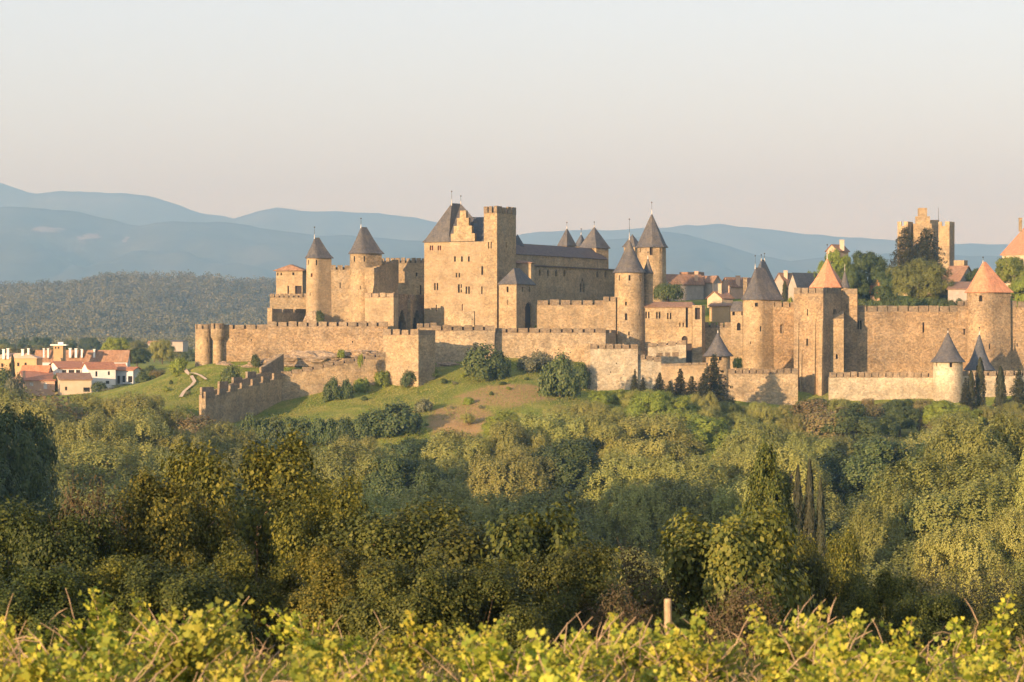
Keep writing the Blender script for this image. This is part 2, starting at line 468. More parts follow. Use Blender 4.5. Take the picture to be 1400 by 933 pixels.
def ground_mat():
    m, nt, b = new_mat('meadow_ground')
    n1 = nz(nt, wpos(nt), 0.12, 5, 0.62)
    n2 = nz(nt, wpos(nt, 1, 0.35, 1), 0.9, 5, 0.7)
    n3 = nz(nt, wpos(nt), 2.2, 4, 0.7)
    c = ramp(nt, n1, [(0.36, (0.13, 0.185, 0.026)), (0.5, (0.22, 0.25, 0.042)), (0.64, (0.33, 0.30, 0.075))])
    c = mixc(nt, ramp(nt, n2, [(0.45, (0, 0, 0)), (0.7, (0.8, 0.8, 0.8))]), c, (0.20, 0.195, 0.05))
    c = mixc(nt, ramp(nt, n3, [(0.46, (0, 0, 0)), (0.66, (0.75, 0.75, 0.75))]), c, (0.07, 0.09, 0.022))
    # dry tawny bank below the middle of the wall
    g = N(nt, 'ShaderNodeNewGeometry')
    def blob(cx, cy_, rx, ry):
        mp = N(nt, 'ShaderNodeMapping', vector_type='POINT')
        mp.inputs['Location'].default_value = (-cx / rx, -cy_ / ry, 0)
        mp.inputs['Scale'].default_value = (1 / rx, 1 / ry, 0)
        nt.links.new(g.outputs['Position'], mp.inputs[0])
        ln = N(nt, 'ShaderNodeVectorMath', operation='LENGTH'); nt.links.new(mp.outputs[0], ln.inputs[0])
        d = mathn(nt, 'ADD', ln.outputs['Value'], mathn(nt, 'MULTIPLY_ADD', n1, 1.1))
        d.node.inputs[1].links[0].from_node.inputs[2].default_value = -0.55
        return ramp(nt, d, [(0.80, (1, 1, 1)), (1.02, (0, 0, 0))])
    t = blob(-2, 652, 13, 14)
    t2 = blob(-13, 632, 9, 16)
    tt = mathn(nt, 'MAXIMUM', t, t2)
    tan = ramp(nt, n3, [(0.35, (0.30, 0.185, 0.085)), (0.7, (0.40, 0.26, 0.13))])
    c = mixc(nt, mathn(nt, 'MULTIPLY', tt, 0.9), c, tan)
    nt.links.new(c, b.inputs['Base Color'])
    b.inputs['Roughness'].default_value = 1.0
    b.inputs['Specular IOR Level'].default_value = 0.05
    bu = N(nt, 'ShaderNodeBump'); bu.inputs['Strength'].default_value = 0.8; bu.inputs['Distance'].default_value = 0.6
    nt.links.new(mathn(nt, 'ADD', n2, n3), bu.inputs['Height'])
    nt.links.new(bu.outputs[0], b.inputs['Normal'])
    return m
me.materials.append(ground_mat())
ground = bpy.data.objects.new('ground', me); col.objects.link(ground)
tag(ground, kind='structure')

# ------------------------------------------------------------------ far hills and mountains
def prof(pts, x):
    return float(np.interp(x, [p[0] for p in pts], [p[1] for p in pts]))

def ridge(name, pts, Yc, Yb, mat, amp, seed, x0=-700, x1=2100, nx=240, ny=26, crest_noise=2.0, zb=-10.0):
    vs = []; fs = []
    pxs = np.linspace(x0, x1, nx)
    for j in range(ny + 4):
        t = j / ny
        for px in pxs:
            tt = min(t, 1.0)
            Y = Yb + (Yc - Yb) * t
            X = (px - CX) * Yc / F
            crest = (CY - prof(pts, px)) * Yc / F
            crest += crest_noise * Yc / F * noise.fractal(Vector((px * 0.02, seed, 0)), 0.8, 2.0, 5)
            h = zb + (crest - zb) * (tt ** 1.25 if t <= 1 else 1) * (1 if t <= 1 else max(0, 1 - (t - 1) * 2.5))
            env = math.sin(math.pi * min(1, tt)) ** 0.8 if t < 1 else 0
            ridg = abs(noise.fractal(Vector((X / (Yc * 0.035), Y / (Yc * 0.06), seed)), 0.9, 2.1, 5))
            vs.append((X, Y, CZ + h - env * amp * ridg))
            
    for j in range(ny + 3):
        for i in range(nx - 1):
            a_ = j * nx + i
            fs.append((a_, a_ + 1, a_ + nx + 1, a_ + nx))
    me_ = bpy.data.meshes.new(name); me_.from_pydata(vs, [], fs)
    me_.polygons.foreach_set('use_smooth', [True] * len(me_.polygons))
    me_.materials.append(mat)
    o = bpy.data.objects.new(name, me_); col.objects.link(o)
    tag(o, kind='structure')
    return o

def mount_mat(name, cliffs=()):
    m, nt, b = new_mat(name)
    n1 = nz(nt, wpos(nt), 0.0016, 6, 0.65)
    n2 = nz(nt, wpos(nt), 0.012, 5, 0.7)
    c = ramp(nt, n1, [(0.35, (0.04, 0.05, 0.022)), (0.65, (0.11, 0.105, 0.05))])
    c = mixc(nt, 0.6, c, ramp(nt, n2, [(0.35, (0.5, 0.5, 0.5)), (0.65, (1.35, 1.35, 1.35))]), 'MULTIPLY')
    g = N(nt, 'ShaderNodeNewGeometry')
    for (cx, cz, rx, rz) in cliffs:
        mp = N(nt, 'ShaderNodeMapping')
        mp.inputs['Location'].default_value = (-cx / rx, 0, -cz / rz)
        mp.inputs['Scale'].default_value = (1 / rx, 0, 1 / rz)
        nt.links.new(g.outputs['Position'], mp.inputs[0])
        ln = N(nt, 'ShaderNodeVectorMath', operation='LENGTH'); nt.links.new(mp.outputs[0], ln.inputs[0])
        nn = nz(nt, wpos(nt, 1, 1, 1.4), 0.011, 5, 0.7)
        d = mathn(nt, 'ADD', ln.outputs['Value'], mathn(nt, 'MULTIPLY_ADD', nn, 3.4))
        d.node.inputs[1].links[0].from_node.inputs[2].default_value = -1.7
        c = mixc(nt, ramp(nt, d, [(0.45, (0.55, 0.55, 0.55)), (0.9, (0, 0, 0))]), c, (0.48, 0.38, 0.31))
    nt.links.new(c, b.inputs['Base Color'])
    b.inputs['Roughness'].default_value = 1.0
    b.inputs['Specular IOR Level'].default_value = 0.0
    return m

L1 = [(-700, 262), (-300, 240), (-60, 236), (0, 251), (20, 258), (50, 264), (75, 262), (110, 261), (160, 264), (200, 268), (240, 279), (285, 292), (320, 299), (350, 289), (380, 285), (420, 289), (470, 290), (530, 291), (570, 296), (600, 304), (650, 312), (705, 321), (740, 318), (780, 315), (840, 316), (900, 311), (940, 309), (990, 306), (1030, 310), (1070, 316), (1110, 321), (1160, 326), (1210, 329), (1260, 331), (1320, 334), (1400, 336), (1600, 330), (2100, 345)]
L2 = [(-700, 300), (-200, 285), (0, 284), (60, 285), (110, 291), (160, 302), (185, 309), (220, 304), (260, 302), (310, 304), (360, 312), (420, 320), (520, 326), (700, 338), (840, 328), (900, 318), (940, 321), (985, 333), (1030, 348), (1080, 356), (1160, 349), (1230, 347), (1320, 350), (1400, 352), (2100, 350)]
m2cl = [(xat(40, 13800), zat(309, 13800), 112, 22), (xat(98, 13800), zat(320, 13800), 62, 50), (xat(146, 13800), zat(320, 13800), 16, 25)]
ridge('mountain_range', L1, 20500, 15500, mount_mat('far_mountain'), 560, 1.7, crest_noise=3.0)
ridge('mountain_foothills', L2, 15000, 9500, mount_mat('mountain_foothill', m2cl), 240, 5.2, crest_noise=2.5)
L3 = [(-700, 400), (-200, 398), (0, 394), (60, 392), (110, 391), (135, 383), (165, 379), (200, 378), (260, 381), (320, 385), (380, 390), (450, 396), (560, 404), (700, 420), (900, 430), (2100, 440)]
Y3c, Y3b = 4200, 2500
hillm = plain_mat('forest_floor', (0.07, 0.065, 0.03), 1.0, 0.4, 0.05)
ridge('wooded_hill', L3, Y3c, Y3b, hillm, 20, 9.3, nx=200, crest_noise=2.0, zb=-8)
# ------------------------------------------------------------------ masonry helpers
def panel(mb, f, u0, u1, z0, z1, holes, du=4.0, dz=100.0, depth=0.6):
    us = {round(u0, 4), round(u1, 4)}; zs = {round(z0, 4), round(z1, 4)}
    k = max(1, int((u1 - u0) / du))
    for i in range(1, k): us.add(round(u0 + (u1 - u0) * i / k, 4))
    k = max(1, int((z1 - z0) / dz))
    for i in range(1, k): zs.add(round(z0 + (z1 - z0) * i / k, 4))
    for (a_, b_, c_, d_) in holes:
        for v in (a_, b_):
            if u0 < v < u1: us.add(round(v, 4))
        for v in (c_, d_):
            if z0 < v < z1: zs.add(round(v, 4))
    us = sorted(us); zs = sorted(zs)
    nu, nzz = len(us) - 1, len(zs) - 1
    op = [[False] * nzz for _ in range(nu)]
    for i in range(nu):
        um = (us[i] + us[i + 1]) / 2
        for j in range(nzz):
            zm = (zs[j] + zs[j + 1]) / 2
            op[i][j] = any(h[0] < um < h[1] and h[2] < zm < h[3] for h in holes)
    for i in range(nu):
        for j in range(nzz):
            a_, b_, c_, d_ = us[i], us[i + 1], zs[j], zs[j + 1]
            if not op[i][j]:
                mb.poly([f(a_, c_, 0), f(b_, c_, 0), f(b_, d_, 0), f(a_, d_, 0)])
            else:
                if i == 0 or not op[i - 1][j]: mb.poly([f(a_, c_, 0), f(a_, c_, depth), f(a_, d_, depth), f(a_, d_, 0)])
                if i == nu - 1 or not op[i + 1][j]: mb.poly([f(b_, c_, 0), f(b_, d_, 0), f(b_, d_, depth), f(b_, c_, depth)])
                if j == 0 or not op[i][j - 1]: mb.poly([f(a_, c_, 0), f(b_, c_, 0), f(b_, c_, depth), f(a_, c_, depth)])
                if j == nzz - 1 or not op[i][j + 1]: mb.poly([f(a_, d_, 0), f(a_, d_, depth), f(b_, d_, depth), f(b_, d_, 0)])

def slices(uc, w, za, zb, arch):
    """an opening as thin upright rectangles under a round or pointed head"""
    if not arch:
        return [(uc - w / 2, uc + w / 2, za, zb)]
    n = 8; out = []
    rise = min(zb - za, w * (0.5 if arch == 'round' else 0.95))
    for i in range(n):
        a_ = -1 + 2 * i / n; b_ = -1 + 2 * (i + 1) / n; m_ = abs((a_ + b_) / 2)
        h = math.sqrt(max(0, 1 - m_ * m_)) if arch == 'round' else (1 - m_ ** 1.7)
        out.append((uc + a_ * w / 2, uc + b_ * w / 2, za, zb - rise + rise * h))
    return out

def add_openings(th, f, ops, ucalc, zcalc, upx, depth, parent=None):
    """ops: (px, y_top, y_bottom, width_px[, kind[, arch[, material]]]); returns the holes and links one pane per opening"""
    holes = []
    for o in ops:
        px, yt, yb, w = o[:4]
        kind = o[4] if len(o) > 4 else 'window'
        arch = o[5] if len(o) > 5 else None
        mt = o[6] if len(o) > 6 else ('arch_dark' if kind in ('doorway', 'arch') else 'dark')
        uc = ucalc(px); wu = abs(ucalc(px + w / 2) - ucalc(px - w / 2)) if upx is None else w * upx
        sl = slices(uc, wu, zcalc(px, yb), zcalc(px, yt), arch)
        holes += sl
        mb = MB()
        for (a_, b_, c_, d_) in sl:
            mb.poly([f(a_, c_, depth), f(b_, c_, depth), f(b_, d_, depth), f(a_, d_, depth)])
        th.part(kind, mb, M[mt])
    return holes

def line_tools(A, B):
    A, B = Vector((A[0], A[1])), Vector((B[0], B[1]))
    L = (B - A).length; d = (B - A) / L
    n = Vector((-d.y, d.x))
    def f(u, z, dd): return Vector((A.x + d.x * u + n.x * dd, A.y + d.y * u + n.y * dd, z))
    def ucalc(px):
        k = (px - CX) / F
        return (k * A.y - A.x) / (d.x - k * d.y)
    def zcalc(px, py):
        return zat(py, A.y + d.y * ucalc(px))
    return A, B, L, d, n, f, ucalc, zcalc

def merlons(th, f, u0, u1, ztop, h, pitch, gap, thick=0.55, mat='stone_top', out=0.06, parent=None, zfun=None, back=None):
    n = max(1, round((u1 - u0) / pitch))
    p = (u1 - u0) / n
    for i in range(n):
        jit = random.uniform(-0.14, 0.14)
        a_ = u0 + i * p + (gap / 2 if i else 0.0) + (jit if i else 0)
        b_ = u0 + (i + 1) * p - (gap / 2 if i < n - 1 else 0.0)
        zt = ztop if zfun is None else zfun((a_ + b_) / 2)
        hh = h * random.uniform(0.84, 1.05)
        z0_ = zt - 0.12; z1_ = zt + hh
        mb = MB()
        pts = [f(a_, 0, -out), f(b_, 0, -out), f(b_, 0, thick), f(a_, 0, thick)]
        mb.prism(pts, z0_, z1_)
        th.part('merlon', mb, M[mat], parent)
    if back:
        # dark backing added behind the crenels so their gaps read as shaded
        mb = MB()
        if zfun is None:
            mb.prism([f(u0 + 0.02, 0, thick + 0.02), f(u1 - 0.02, 0, thick + 0.02), f(u1 - 0.02, 0, thick + 0.35), f(u0 + 0.02, 0, thick + 0.35)], ztop - 0.3, ztop + h * back)
        else:
            for i in range(n):
                a_, b_ = u0 + i * p, u0 + (i + 1) * p
                zt = zfun((a_ + b_) / 2)
                mb.prism([f(a_, 0, thick + 0.02), f(b_, 0, thick + 0.02), f(b_, 0, thick + 0.35), f(a_, 0, thick + 0.35)], zt - 0.5, zt + h * back)
        th.part('crenel_shade_backing', mb, M['crenel_shade'], parent)

def wall(label, pa, Ya, pb, Yb, top, bot, name='curtain_wall', cat='castle wall', mat='stone', thick=2.0, ops=(), mer=None, topb=None, group='castle walls', depth=0.6, mmat='stone_top', hoard=False):
    """a straight stretch of wall between two photograph columns; top = foot of the battlements"""
    A = (xat(pa, Ya), Ya); B = (xat(pb, Yb), Yb)
    A, B, L, d, n, f, uc, zc = line_tools(A, B)
    s = Ya / F
    za = zat(top, Ya); zb_ = zat(top if topb is None else topb, Yb)
    z0 = min(zat(bot, Ya), zat(bot, Yb)) - 4.0
    th = Thing(name, label, cat, (A.x, A.y, zat(bot, Ya)), group)
    mb = MB()
    if topb is None:
        zt = za
        holes = add_openings(th, f, ops, uc, zc, None, depth)
        panel(mb, f, 0, L, z0, zt, holes, depth=depth)
        mb.poly([f(0, z0, thick), f(0, zt, thick), f(L, zt, thick), f(L, z0, thick)])
        mb.poly([f(0, z0, 0), f(0, zt, 0), f(0, zt, thick), f(0, z0, thick)])
        mb.poly([f(L, z0, 0), f(L, z0, thick), f(L, zt, thick), f(L, zt, 0)])
        mb.poly([f(0, zt, 0), f(L, zt, 0), f(L, zt, thick), f(0, zt, thick)])
        mb.poly([f(0, z0, 0), f(0, z0, thick), f(L, z0, thick), f(L, z0, 0)])
        zf = None
    else:
        P_ = [f(0, z0, 0), f(L, z0, 0), f(L, zb_, 0), f(0, za, 0)]
        Q_ = [f(0, z0, thick), f(L, z0, thick), f(L, zb_, thick), f(0, za, thick)]
        mb.poly(P_); mb.poly(Q_[::-1])
        for i in range(4):
            j = (i + 1) % 4
            mb.poly([P_[i], Q_[i], Q_[j], P_[j]])
        zf = lambda u: za + (zb_ - za) * u / L - 0.15
    th.part('wall', mb, M[mat])
    if mer:
        h, pitch, gap = mer[:3]
        cosf = max(0.25, abs(d.x))
        merlons(th, f, 0, L, za, h * s, pitch * s / cosf, gap * s / (1 if cosf > 0.7 else cosf), mat=mmat, zfun=zf, back=mer[3] if len(mer) > 3 else None)
    return th

def block(label, xc, Y, xl, xr, top, bot, alpha, name='square_tower', cat='castle tower', mat='stone', opl=(), opr=(), mer=None, roof=None, group=None, depth=0.6, mmat='stone_top', minr=None, minl=None, rlen=None, llen=None, finial=None):
    """an upright block on a parallelogram plan: near corner at column xc, its sunlit face runs to xl, its right face to xr"""
    al = R(alpha)
    C0 = Vector((xat(xc, Y), Y))
    dr = Vector((math.cos(al), math.sin(al))); dl = Vector((-math.sin(al), math.cos(al)))
    def reach(d, px):
        k = (px - CX) / F
        return (k * C0.y - C0.x) / (d.x - k * d.y)
    wr = reach(dr, xr) if rlen is None else rlen
    wl = reach(dl, xl) if llen is None else llen
    Lc, Rc = C0 + dl * wl, C0 + dr * wr
    Bk = C0 + dl * wl + dr * wr
    z1 = zat(top, Y); z0 = zat(bot, Y) - 2.5
    th = Thing(name, label, cat, (C0.x, C0.y, zat(bot, Y)), group)
    mb = MB()
    for (A_, B_, ops) in ((Lc, C0, opl), (C0, Rc, opr)):
        A, B, L, d, n, f, uc, zc = line_tools(A_, B_)
        holes = add_openings(th, f, ops, uc, zc, None, depth)
        panel(mb, f, 0, L, z0, z1, holes, depth=depth)
    for (A_, B_) in ((Rc, Bk), (Bk, Lc)):
        mb.poly([(A_.x, A_.y, z0), (B_.x, B_.y, z0), (B_.x, B_.y, z1), (A_.x, A_.y, z1)])
    mb.poly([(p.x, p.y, z1) for p in (C0, Rc, Bk, Lc)])
    body = mb
    if roof and roof.get('type') == 'gable':
        zr = zat(roof['ridge'], Y)
        if roof['along'] == 'l':
            g1, g2 = (C0 + Rc) / 2, (Lc + Bk) / 2; ends = ((C0, Rc, g1), (Lc, Bk, g2)); sides = ((C0, Lc), (Rc, Bk))
        else:
            g1, g2 = (C0 + Lc) / 2, (Rc + Bk) / 2; ends = ((C0, Lc, g1), (Rc, Bk, g2)); sides = ((C0, Rc), (Lc, Bk))
        for (p, q, g) in ends:
            body.poly([(p.x, p.y, z1), (q.x, q.y, z1), (g.x, g.y, zr)])
    th.part('wall', body, M[mat])
    plan = [C0, Rc, Bk, Lc]
    th.plan = plan; th.dr = dr; th.dl = dl; th.wr = wr; th.wl = wl; th.z1 = z1; th.z0 = z0; th.Y = Y
    if mer:
        h, pitch, gap = mer[:3]
        s = Y / F
        for (A_, B_, c_) in ((Lc, C0, abs(dl.x)), (C0, Rc, abs(dr.x)), (Rc, Bk, 1), (Bk, Lc, 1)):
            A, B, L, d, n, f, uc, zc = line_tools(A_, B_)
            if A_ is C0 or A_ is Lc:
                merlons(th, f, 0 if A_ is Lc else 0.62, L, z1, h * s, pitch * s / max(c_, .35), gap * s / max(c_, .5), mat=mmat, back=mer[3] if len(mer) > 3 else None)
            elif not (len(mer) > 3 and mer[3]):
                merlons(th, f, 0.62, L - 0.62, z1, h * s, pitch * s, gap * s, mat=mmat)
    if roof:
        ov = roof.get('over', 0.35)
        mr = MB()
        if roof['type'] == 'gable':
            zr = zat(roof['ridge'], Y)
            gd = (g2 - g1).normalized()
            for (p, q) in sides:
                up = Vector(((g1 - p).x, (g1 - p).y)); run = up.length
                sl_ = (zr - z1) / run; out = -up / run
                e1 = p + out * ov - gd * ov; e2 = q + out * ov + gd * ov
                h1 = g1 - gd * ov; h2 = g2 + gd * ov
                ze = z1 - sl_ * ov + 0.06; zt = zr + 0.06
                lo = [(e1.x, e1.y, ze), (e2.x, e2.y, ze), (h2.x, h2.y, zt), (h1.x, h1.y, zt)]
                hi = [(x, y, z + 0.22) for x, y, z in lo]
                mr.poly(hi); mr.poly(lo[::-1])
                for i in range(4):
                    j = (i + 1) % 4
                    mr.poly([lo[i], lo[j], hi[j], hi[i]])
        else:
            zr = zat(roof['apex'], Y)
            cen = (C0 + Bk) / 2
            ev = [C0 + (-dr - dl) * ov, Rc + (dr - dl) * ov, Bk + (dr + dl) * ov, Lc + (dl - dr) * ov]
            rl = roof.get('ridge_len', 0.0)
            ax = dl if roof.get('along', 'l') == 'l' else dr
            sh = roof.get('shift', (0, 0))
            c2 = cen + dl * sh[0] + dr * sh[1]
            ra, rb = c2 - ax * rl / 2, c2 + ax * rl / 2
            loft_roof(mr, ev, ra, rb, z1 + 0.05, zr, roof.get('prof'))
            th.apex = (ra, rb, zr)
        ro = th.part('roof', mr, M[roof['mat']])
        th.roof = ro
        if finial:
            for (fx, fy) in finial:
                # a finial at the ridge end nearest this column
                r_ = min((ra, rb), key=lambda q: abs(CX + F * q.x / q.y - fx))
                add_finial(th, ro, r_, zr, zat(fy, Y))
    return th

def loft_roof(mb, eave, ra, rb, z0, z1, prof=None):
    prof = prof or [(0, 0), (1, 1)]
    d = rb - ra
    L2_ = d.length_squared
    rings = []
    tg = []
    for p in eave:
        t = 0 if L2_ < 1e-6 else max(0, min(1, (p - ra).dot(d) / L2_))
        tg.append(ra + d * t)
    for (t, h) in prof:
        rings.append([Vector((p.x + (q.x - p.x) * t, p.y + (q.y - p.y) * t, z0 + (z1 - z0) * h)) for p, q in zip(eave, tg)])
    n = len(eave)
    for A_, B_ in zip(rings[:-1], rings[1:]):
        for i in range(n):
            j = (i + 1) % n
            pts = [A_[i], A_[j], B_[j], B_[i]]
            if (B_[i] - B_[j]).length < 1e-4: pts = pts[:3]
            mb.poly(pts)
    mb.poly([Vector((v.x, v.y, v.z - 0.15)) for v in rings[0]][::-1])
    for i in range(n):
        j = (i + 1) % n
        a_, b_ = rings[0][i], rings[0][j]
        mb.poly([Vector((a_.x, a_.y, a_.z - 0.15)), Vector((b_.x, b_.y, b_.z - 0.15)), b_, a_])

def add_finial(th, roof, p, z0, z1, ball=True):
    mb = MB()
    h = z1 - z0
    mb.tube([(p.x, p.y, z0 - 0.8), (p.x, p.y, z0 + 0.1), (p.x, p.y, z0 + h * 0.35)], [0.2, 0.13, 0.05], 8)
    fo = th.part('finial', mb, M['white_lead'], roof)
    m2 = MB()
    m2.tube([(p.x, p.y, z0 + h * 0.33), (p.x, p.y, z1)], [0.06, 0.035], 6)
    if ball:
        m2.tube([(p.x, p.y, z1 - 0.2), (p.x, p.y, z1 - 0.1), (p.x, p.y, z1 + 0.08), (p.x, p.y, z1 + 0.2)], [0.05, 0.2, 0.2, 0.05], 8)
    th.part('weathervane', m2, M['iron'], roof)

def round_tower(label, cx, Y, rpx, top, bot, apex=None, eave=None, rmat='slate', mat='stone', back=0.0, bdir=70, ops=(), batter=0.05, finial=None, mer=None, prof=None, over=None, name='round_tower', cat='castle tower', ridge=0.0, nseg=40, group='castle towers', depth=0.55, corbel=None, mmat='stone_top', rsm=True):
    """round or horseshoe tower; bdir = plan direction of the straight flanks, counter-clockwise from +X"""
    s = Y / F
    r = rpx * s
    c = Vector((xat(cx, Y), Y))
    bd = Vector((math.cos(R(bdir)), math.sin(R(bdir)))) if back else Vector((0.35, 0.94)).normalized()
    sd = Vector((bd.y, -bd.x))         # right flank side
    z1 = zat(top, Y); z0 = zat(bot, Y) - 4
    Lb = back
    arc = math.pi * r
    tot = Lb + arc + Lb if Lb else 2 * math.pi * r
    a0 = math.atan2(-sd.y, -sd.x)
    def f(u, z, dd):
        rr = r * (1 + batter * (1 - (z - z0) / (z1 - z0))) - dd
        if not Lb:
            t = u / r - math.pi / 2 - math.pi       # u = pi*r faces the camera
            return Vector((c.x + rr * math.cos(t), c.y + rr * math.sin(t), z))
        if u < Lb:
            p = c - sd * rr + bd * (Lb - u); return Vector((p.x, p.y, z))
        if u > Lb + arc:
            p = c + sd * rr + bd * (u - Lb - arc); return Vector((p.x, p.y, z))
        th_ = (u - Lb) / r
        p = c - sd * rr * math.cos(th_) - bd * rr * math.sin(th_)
        return Vector((p.x, p.y, z))
    def uc(px):
        # a column on the front of the curve (ignoring the batter)
        sx = max(-0.98, min(0.98, ((px - CX) * Y / F - c.x) / r))
        t = math.asin(sx)                        # 0 faces the camera, + to the right
        if not Lb: return math.pi * r + t * r
        ang = -math.pi / 2 + t
        v = Vector((math.cos(ang), math.sin(ang)))
        th_ = math.atan2(-v.dot(bd), -v.dot(sd))
        return Lb + max(0, min(math.pi, th_)) * r
    th = Thing(name, label, cat, (c.x, c.y, zat(bot, Y)), group)
    zc = lambda px, py: zat(py, Y - r * 0.8)
    mb = MB()
    holes = add_openings(th, f, ops, uc, zc, s, depth)
    panel(mb, f, 0, tot, z0, z1, holes, du=2 * math.pi * r / nseg, depth=depth)
    if Lb:
        mb.poly([f(0, z0, 0), f(0, z1, 0), f(tot, z1, 0), f(tot, z0, 0)])
    nring = nseg
    ring = [f(tot * i / nring, z1, 0) for i in range(nring + (1 if Lb else 0))]
    mb.poly(ring)
    if corbel:
        # slightly wider head carried on a corbel course
        pass
    th.part('shaft', mb, M[mat])
    th.f, th.r, th.c, th.tot, th.z1, th.Y = f, r, c, tot, z1, Y
    if mer:
        h, pitch, gap = mer[:3]
        n = max(5, round(tot / (pitch * s)))
        p = tot / n
        for i in range(n):
            a_, b_ = i * p + gap * s / 2, (i + 1) * p - gap * s / 2
            m_ = MB()
            k = 3
            us = [a_ + (b_ - a_) * q / k for q in range(k + 1)]
            outp = [f(u, z1, -0.06) for u in us]; inp = [f(u, z1, 0.5) for u in us[::-1]]
            m_.prism(outp + inp, z1 - 0.12, z1 + h * s)
            th.part('merlon', m_, M[mmat])
    if apex is not None:
        ov = over if over is not None else 0.09 * r + 0.25
        ring = [f(tot * i / nring, z1, -ov) for i in range(nring + (1 if Lb else 0))]
        if Lb:
            ring[0] = ring[0] + Vector((bd.x, bd.y, 0)) * ov; ring[-1] = ring[-1] + Vector((bd.x, bd.y, 0)) * ov
        ev = [Vector((p.x, p.y)) for p in ring]
        za = zat(apex, Y)
        ze = z1 + 0.05
        mr = MB()
        ra = c.copy(); rb = c + bd * ridge if Lb else c.copy()
        loft_roof(mr, ev, ra, rb, ze, za, prof or [(0, 0), (0.22, 0.15), (0.6, 0.54), (1, 1)])
        ro = th.part('roof', mr, M[rmat])
        th.roof = ro
        if finial is not None:
            add_finial(th, ro, c, za, zat(finial, Y))
    return th

# ------------------------------------------------------------------ the castle, from left to right
CW = 'castle walls'
# outer wall at the left with its corner tower
round_tower('plain round tower with battlements at the left end of the outer wall', 278.5, 704, 11.5, 450, 500, mer=(6.5, 9, 2.6), ops=[(285.5, 463, 468, 1.8, 'arrow_slit'), (286.5, 477, 483, 1.8, 'arrow_slit')], batter=0.04, mat='stone')
th = round_tower('slim corbelled turret standing against the outer wall beside the left end tower', 297.5, 701, 6.2, 466, 494, batter=0.0, mat='stone', name='corbelled_turret', ops=[])
mbt = MB()
for k, (z_a, z_b, ra_, rb_) in enumerate([(466, 461, 6.4, 9.2), (461, 450, 9.3, 9.3)]):
    n = 24; Y = 701
    A_ = [Vector((xat(297.5, Y) + ra_ * .2 * math.cos(2 * math.pi * i / n), Y + ra_ * .2 * math.sin(2 * math.pi * i / n), zat(z_a, Y))) for i in range(n)]
    B_ = [Vector((xat(297.5, Y) + rb_ * .2 * math.cos(2 * math.pi * i / n), Y + rb_ * .2 * math.sin(2 * math.pi * i / n), zat(z_b, Y) + k * 0.02)) for i in range(n)]
    for i in range(n):
        j = (i + 1) % n
        mbt.poly([A_[i], A_[j], B_[j], B_[i]])
    mbt.poly(B_); mbt.poly(A_[::-1])
th.part('head', mbt, M['stone'])
for i in range(7):
    a_ = 2 * math.pi * i / 7 + 0.3
    m_ = MB(); cx_, cy_ = xat(297.5, 701), 701
    pts = [(cx_ + rr * math.cos(a_ + t), cy_ + rr * math.sin(a_ + t)) for rr, t in ((1.9, -0.33), (1.9, 0), (1.9, 0.33), (1.4, 0.33), (1.4, -0.33))]
    m_.prism(pts, zat(450, 701), zat(442.5, 701))
    th.part('merlon', m_, M['stone_top'])
wall('long low outer wall with narrow crenels right of the corbelled turret', 304, 702, 366, 702, 450, 505, ops=[(344, 464, 466, 1.5, 'arrow_slit')], mer=(6.5, 15.3, 2.6, 0.75), mat='stone_rough')
wall('higher crenelled outer wall in front of the two slate cone towers', 366, 701.6, 530, 700, 446.5, 500, mer=(7, 13.3, 2.8, 0.75), mat='stone_rough', thick=2.2, ops=[(421, 468, 470, 1.5, 'arrow_slit'), (482, 466.5, 469, 1.6, 'arrow_slit')])
# stepped terraces behind it
wall('shaded crenelled cross wall under the red roofed turret', 371, 708, 418, 722, 427, 452, mer=(5.5, 13, 2.8), mat='stone', thick=1.2)
wall('narrow wall end standing left of the shaded cross wall', 365.5, 704, 372, 704, 421, 452, mat='stone', thick=2.5)
wall('upper terrace wall with thin crenels below the red roofed turret', 369, 727, 421, 727, 407, 428, mer=(5.5, 6.8, 1.6, 0.5), mat='stone', thick=2)
block('small square turret with a low red hip roof at the left of the castle', 413.5, 731, 377.5, 420, 370, 412, 75, mat='stone_smooth', opl=[(379.8, 373, 377, 1.6), (384.4, 373, 377, 1.8), (401, 372.8, 376.5, 2.8), (394, 391, 402, 2.0, 'doorway'), (408, 391, 402, 9, 'doorway')], roof=dict(type='hip', apex=361.5, mat='brown_tile', over=0.7, ridge_len=2.5, along='r'), group='castle towers')
# the two slate towers of the left flank
th = round_tower('slim round tower with a steep slate cone and red shutters, leftmost of the slate cones', 430, 716, 11, 353, 448, 325, finial=311, back=4.2, bdir=38, ridge=1.6, ops=[(422.6, 355.5, 362, 2.0), (434, 355.5, 363, 2.6), (427, 374, 379, 2.6, 'shutter', None, 'red_paint'), (425, 400, 405, 1.0, 'arrow_slit')], batter=0.10, mat='stone_smooth')
bb = MB(); c_ = Vector((xat(429, 713), 713))
for i in range(1):
    loft_roof(bb, [c_ + Vector((math.cos(t) * 3.4, math.sin(t) * 3.0)) for t in np.linspace(0, 2 * math.pi, 24, endpoint=False)], c_, c_, zat(450, 713), zat(425, 713), [(0, 0), (0.12, 0.45), (0.3, 0.72), (0.62, 0.95), (1, 1)])
th.part('footing', bb, M['rock'])
wall('crenelled wall hung between the two slate cone towers', 441, 716.5, 479, 717, 369, 448, mer=(6.5, 9.4, 2.2, 0.55), ops=[(446.6, 386, 394, 1.4, 'arrow_slit'), (465, 386.5, 394, 1.4, 'arrow_slit')], mat='stone')
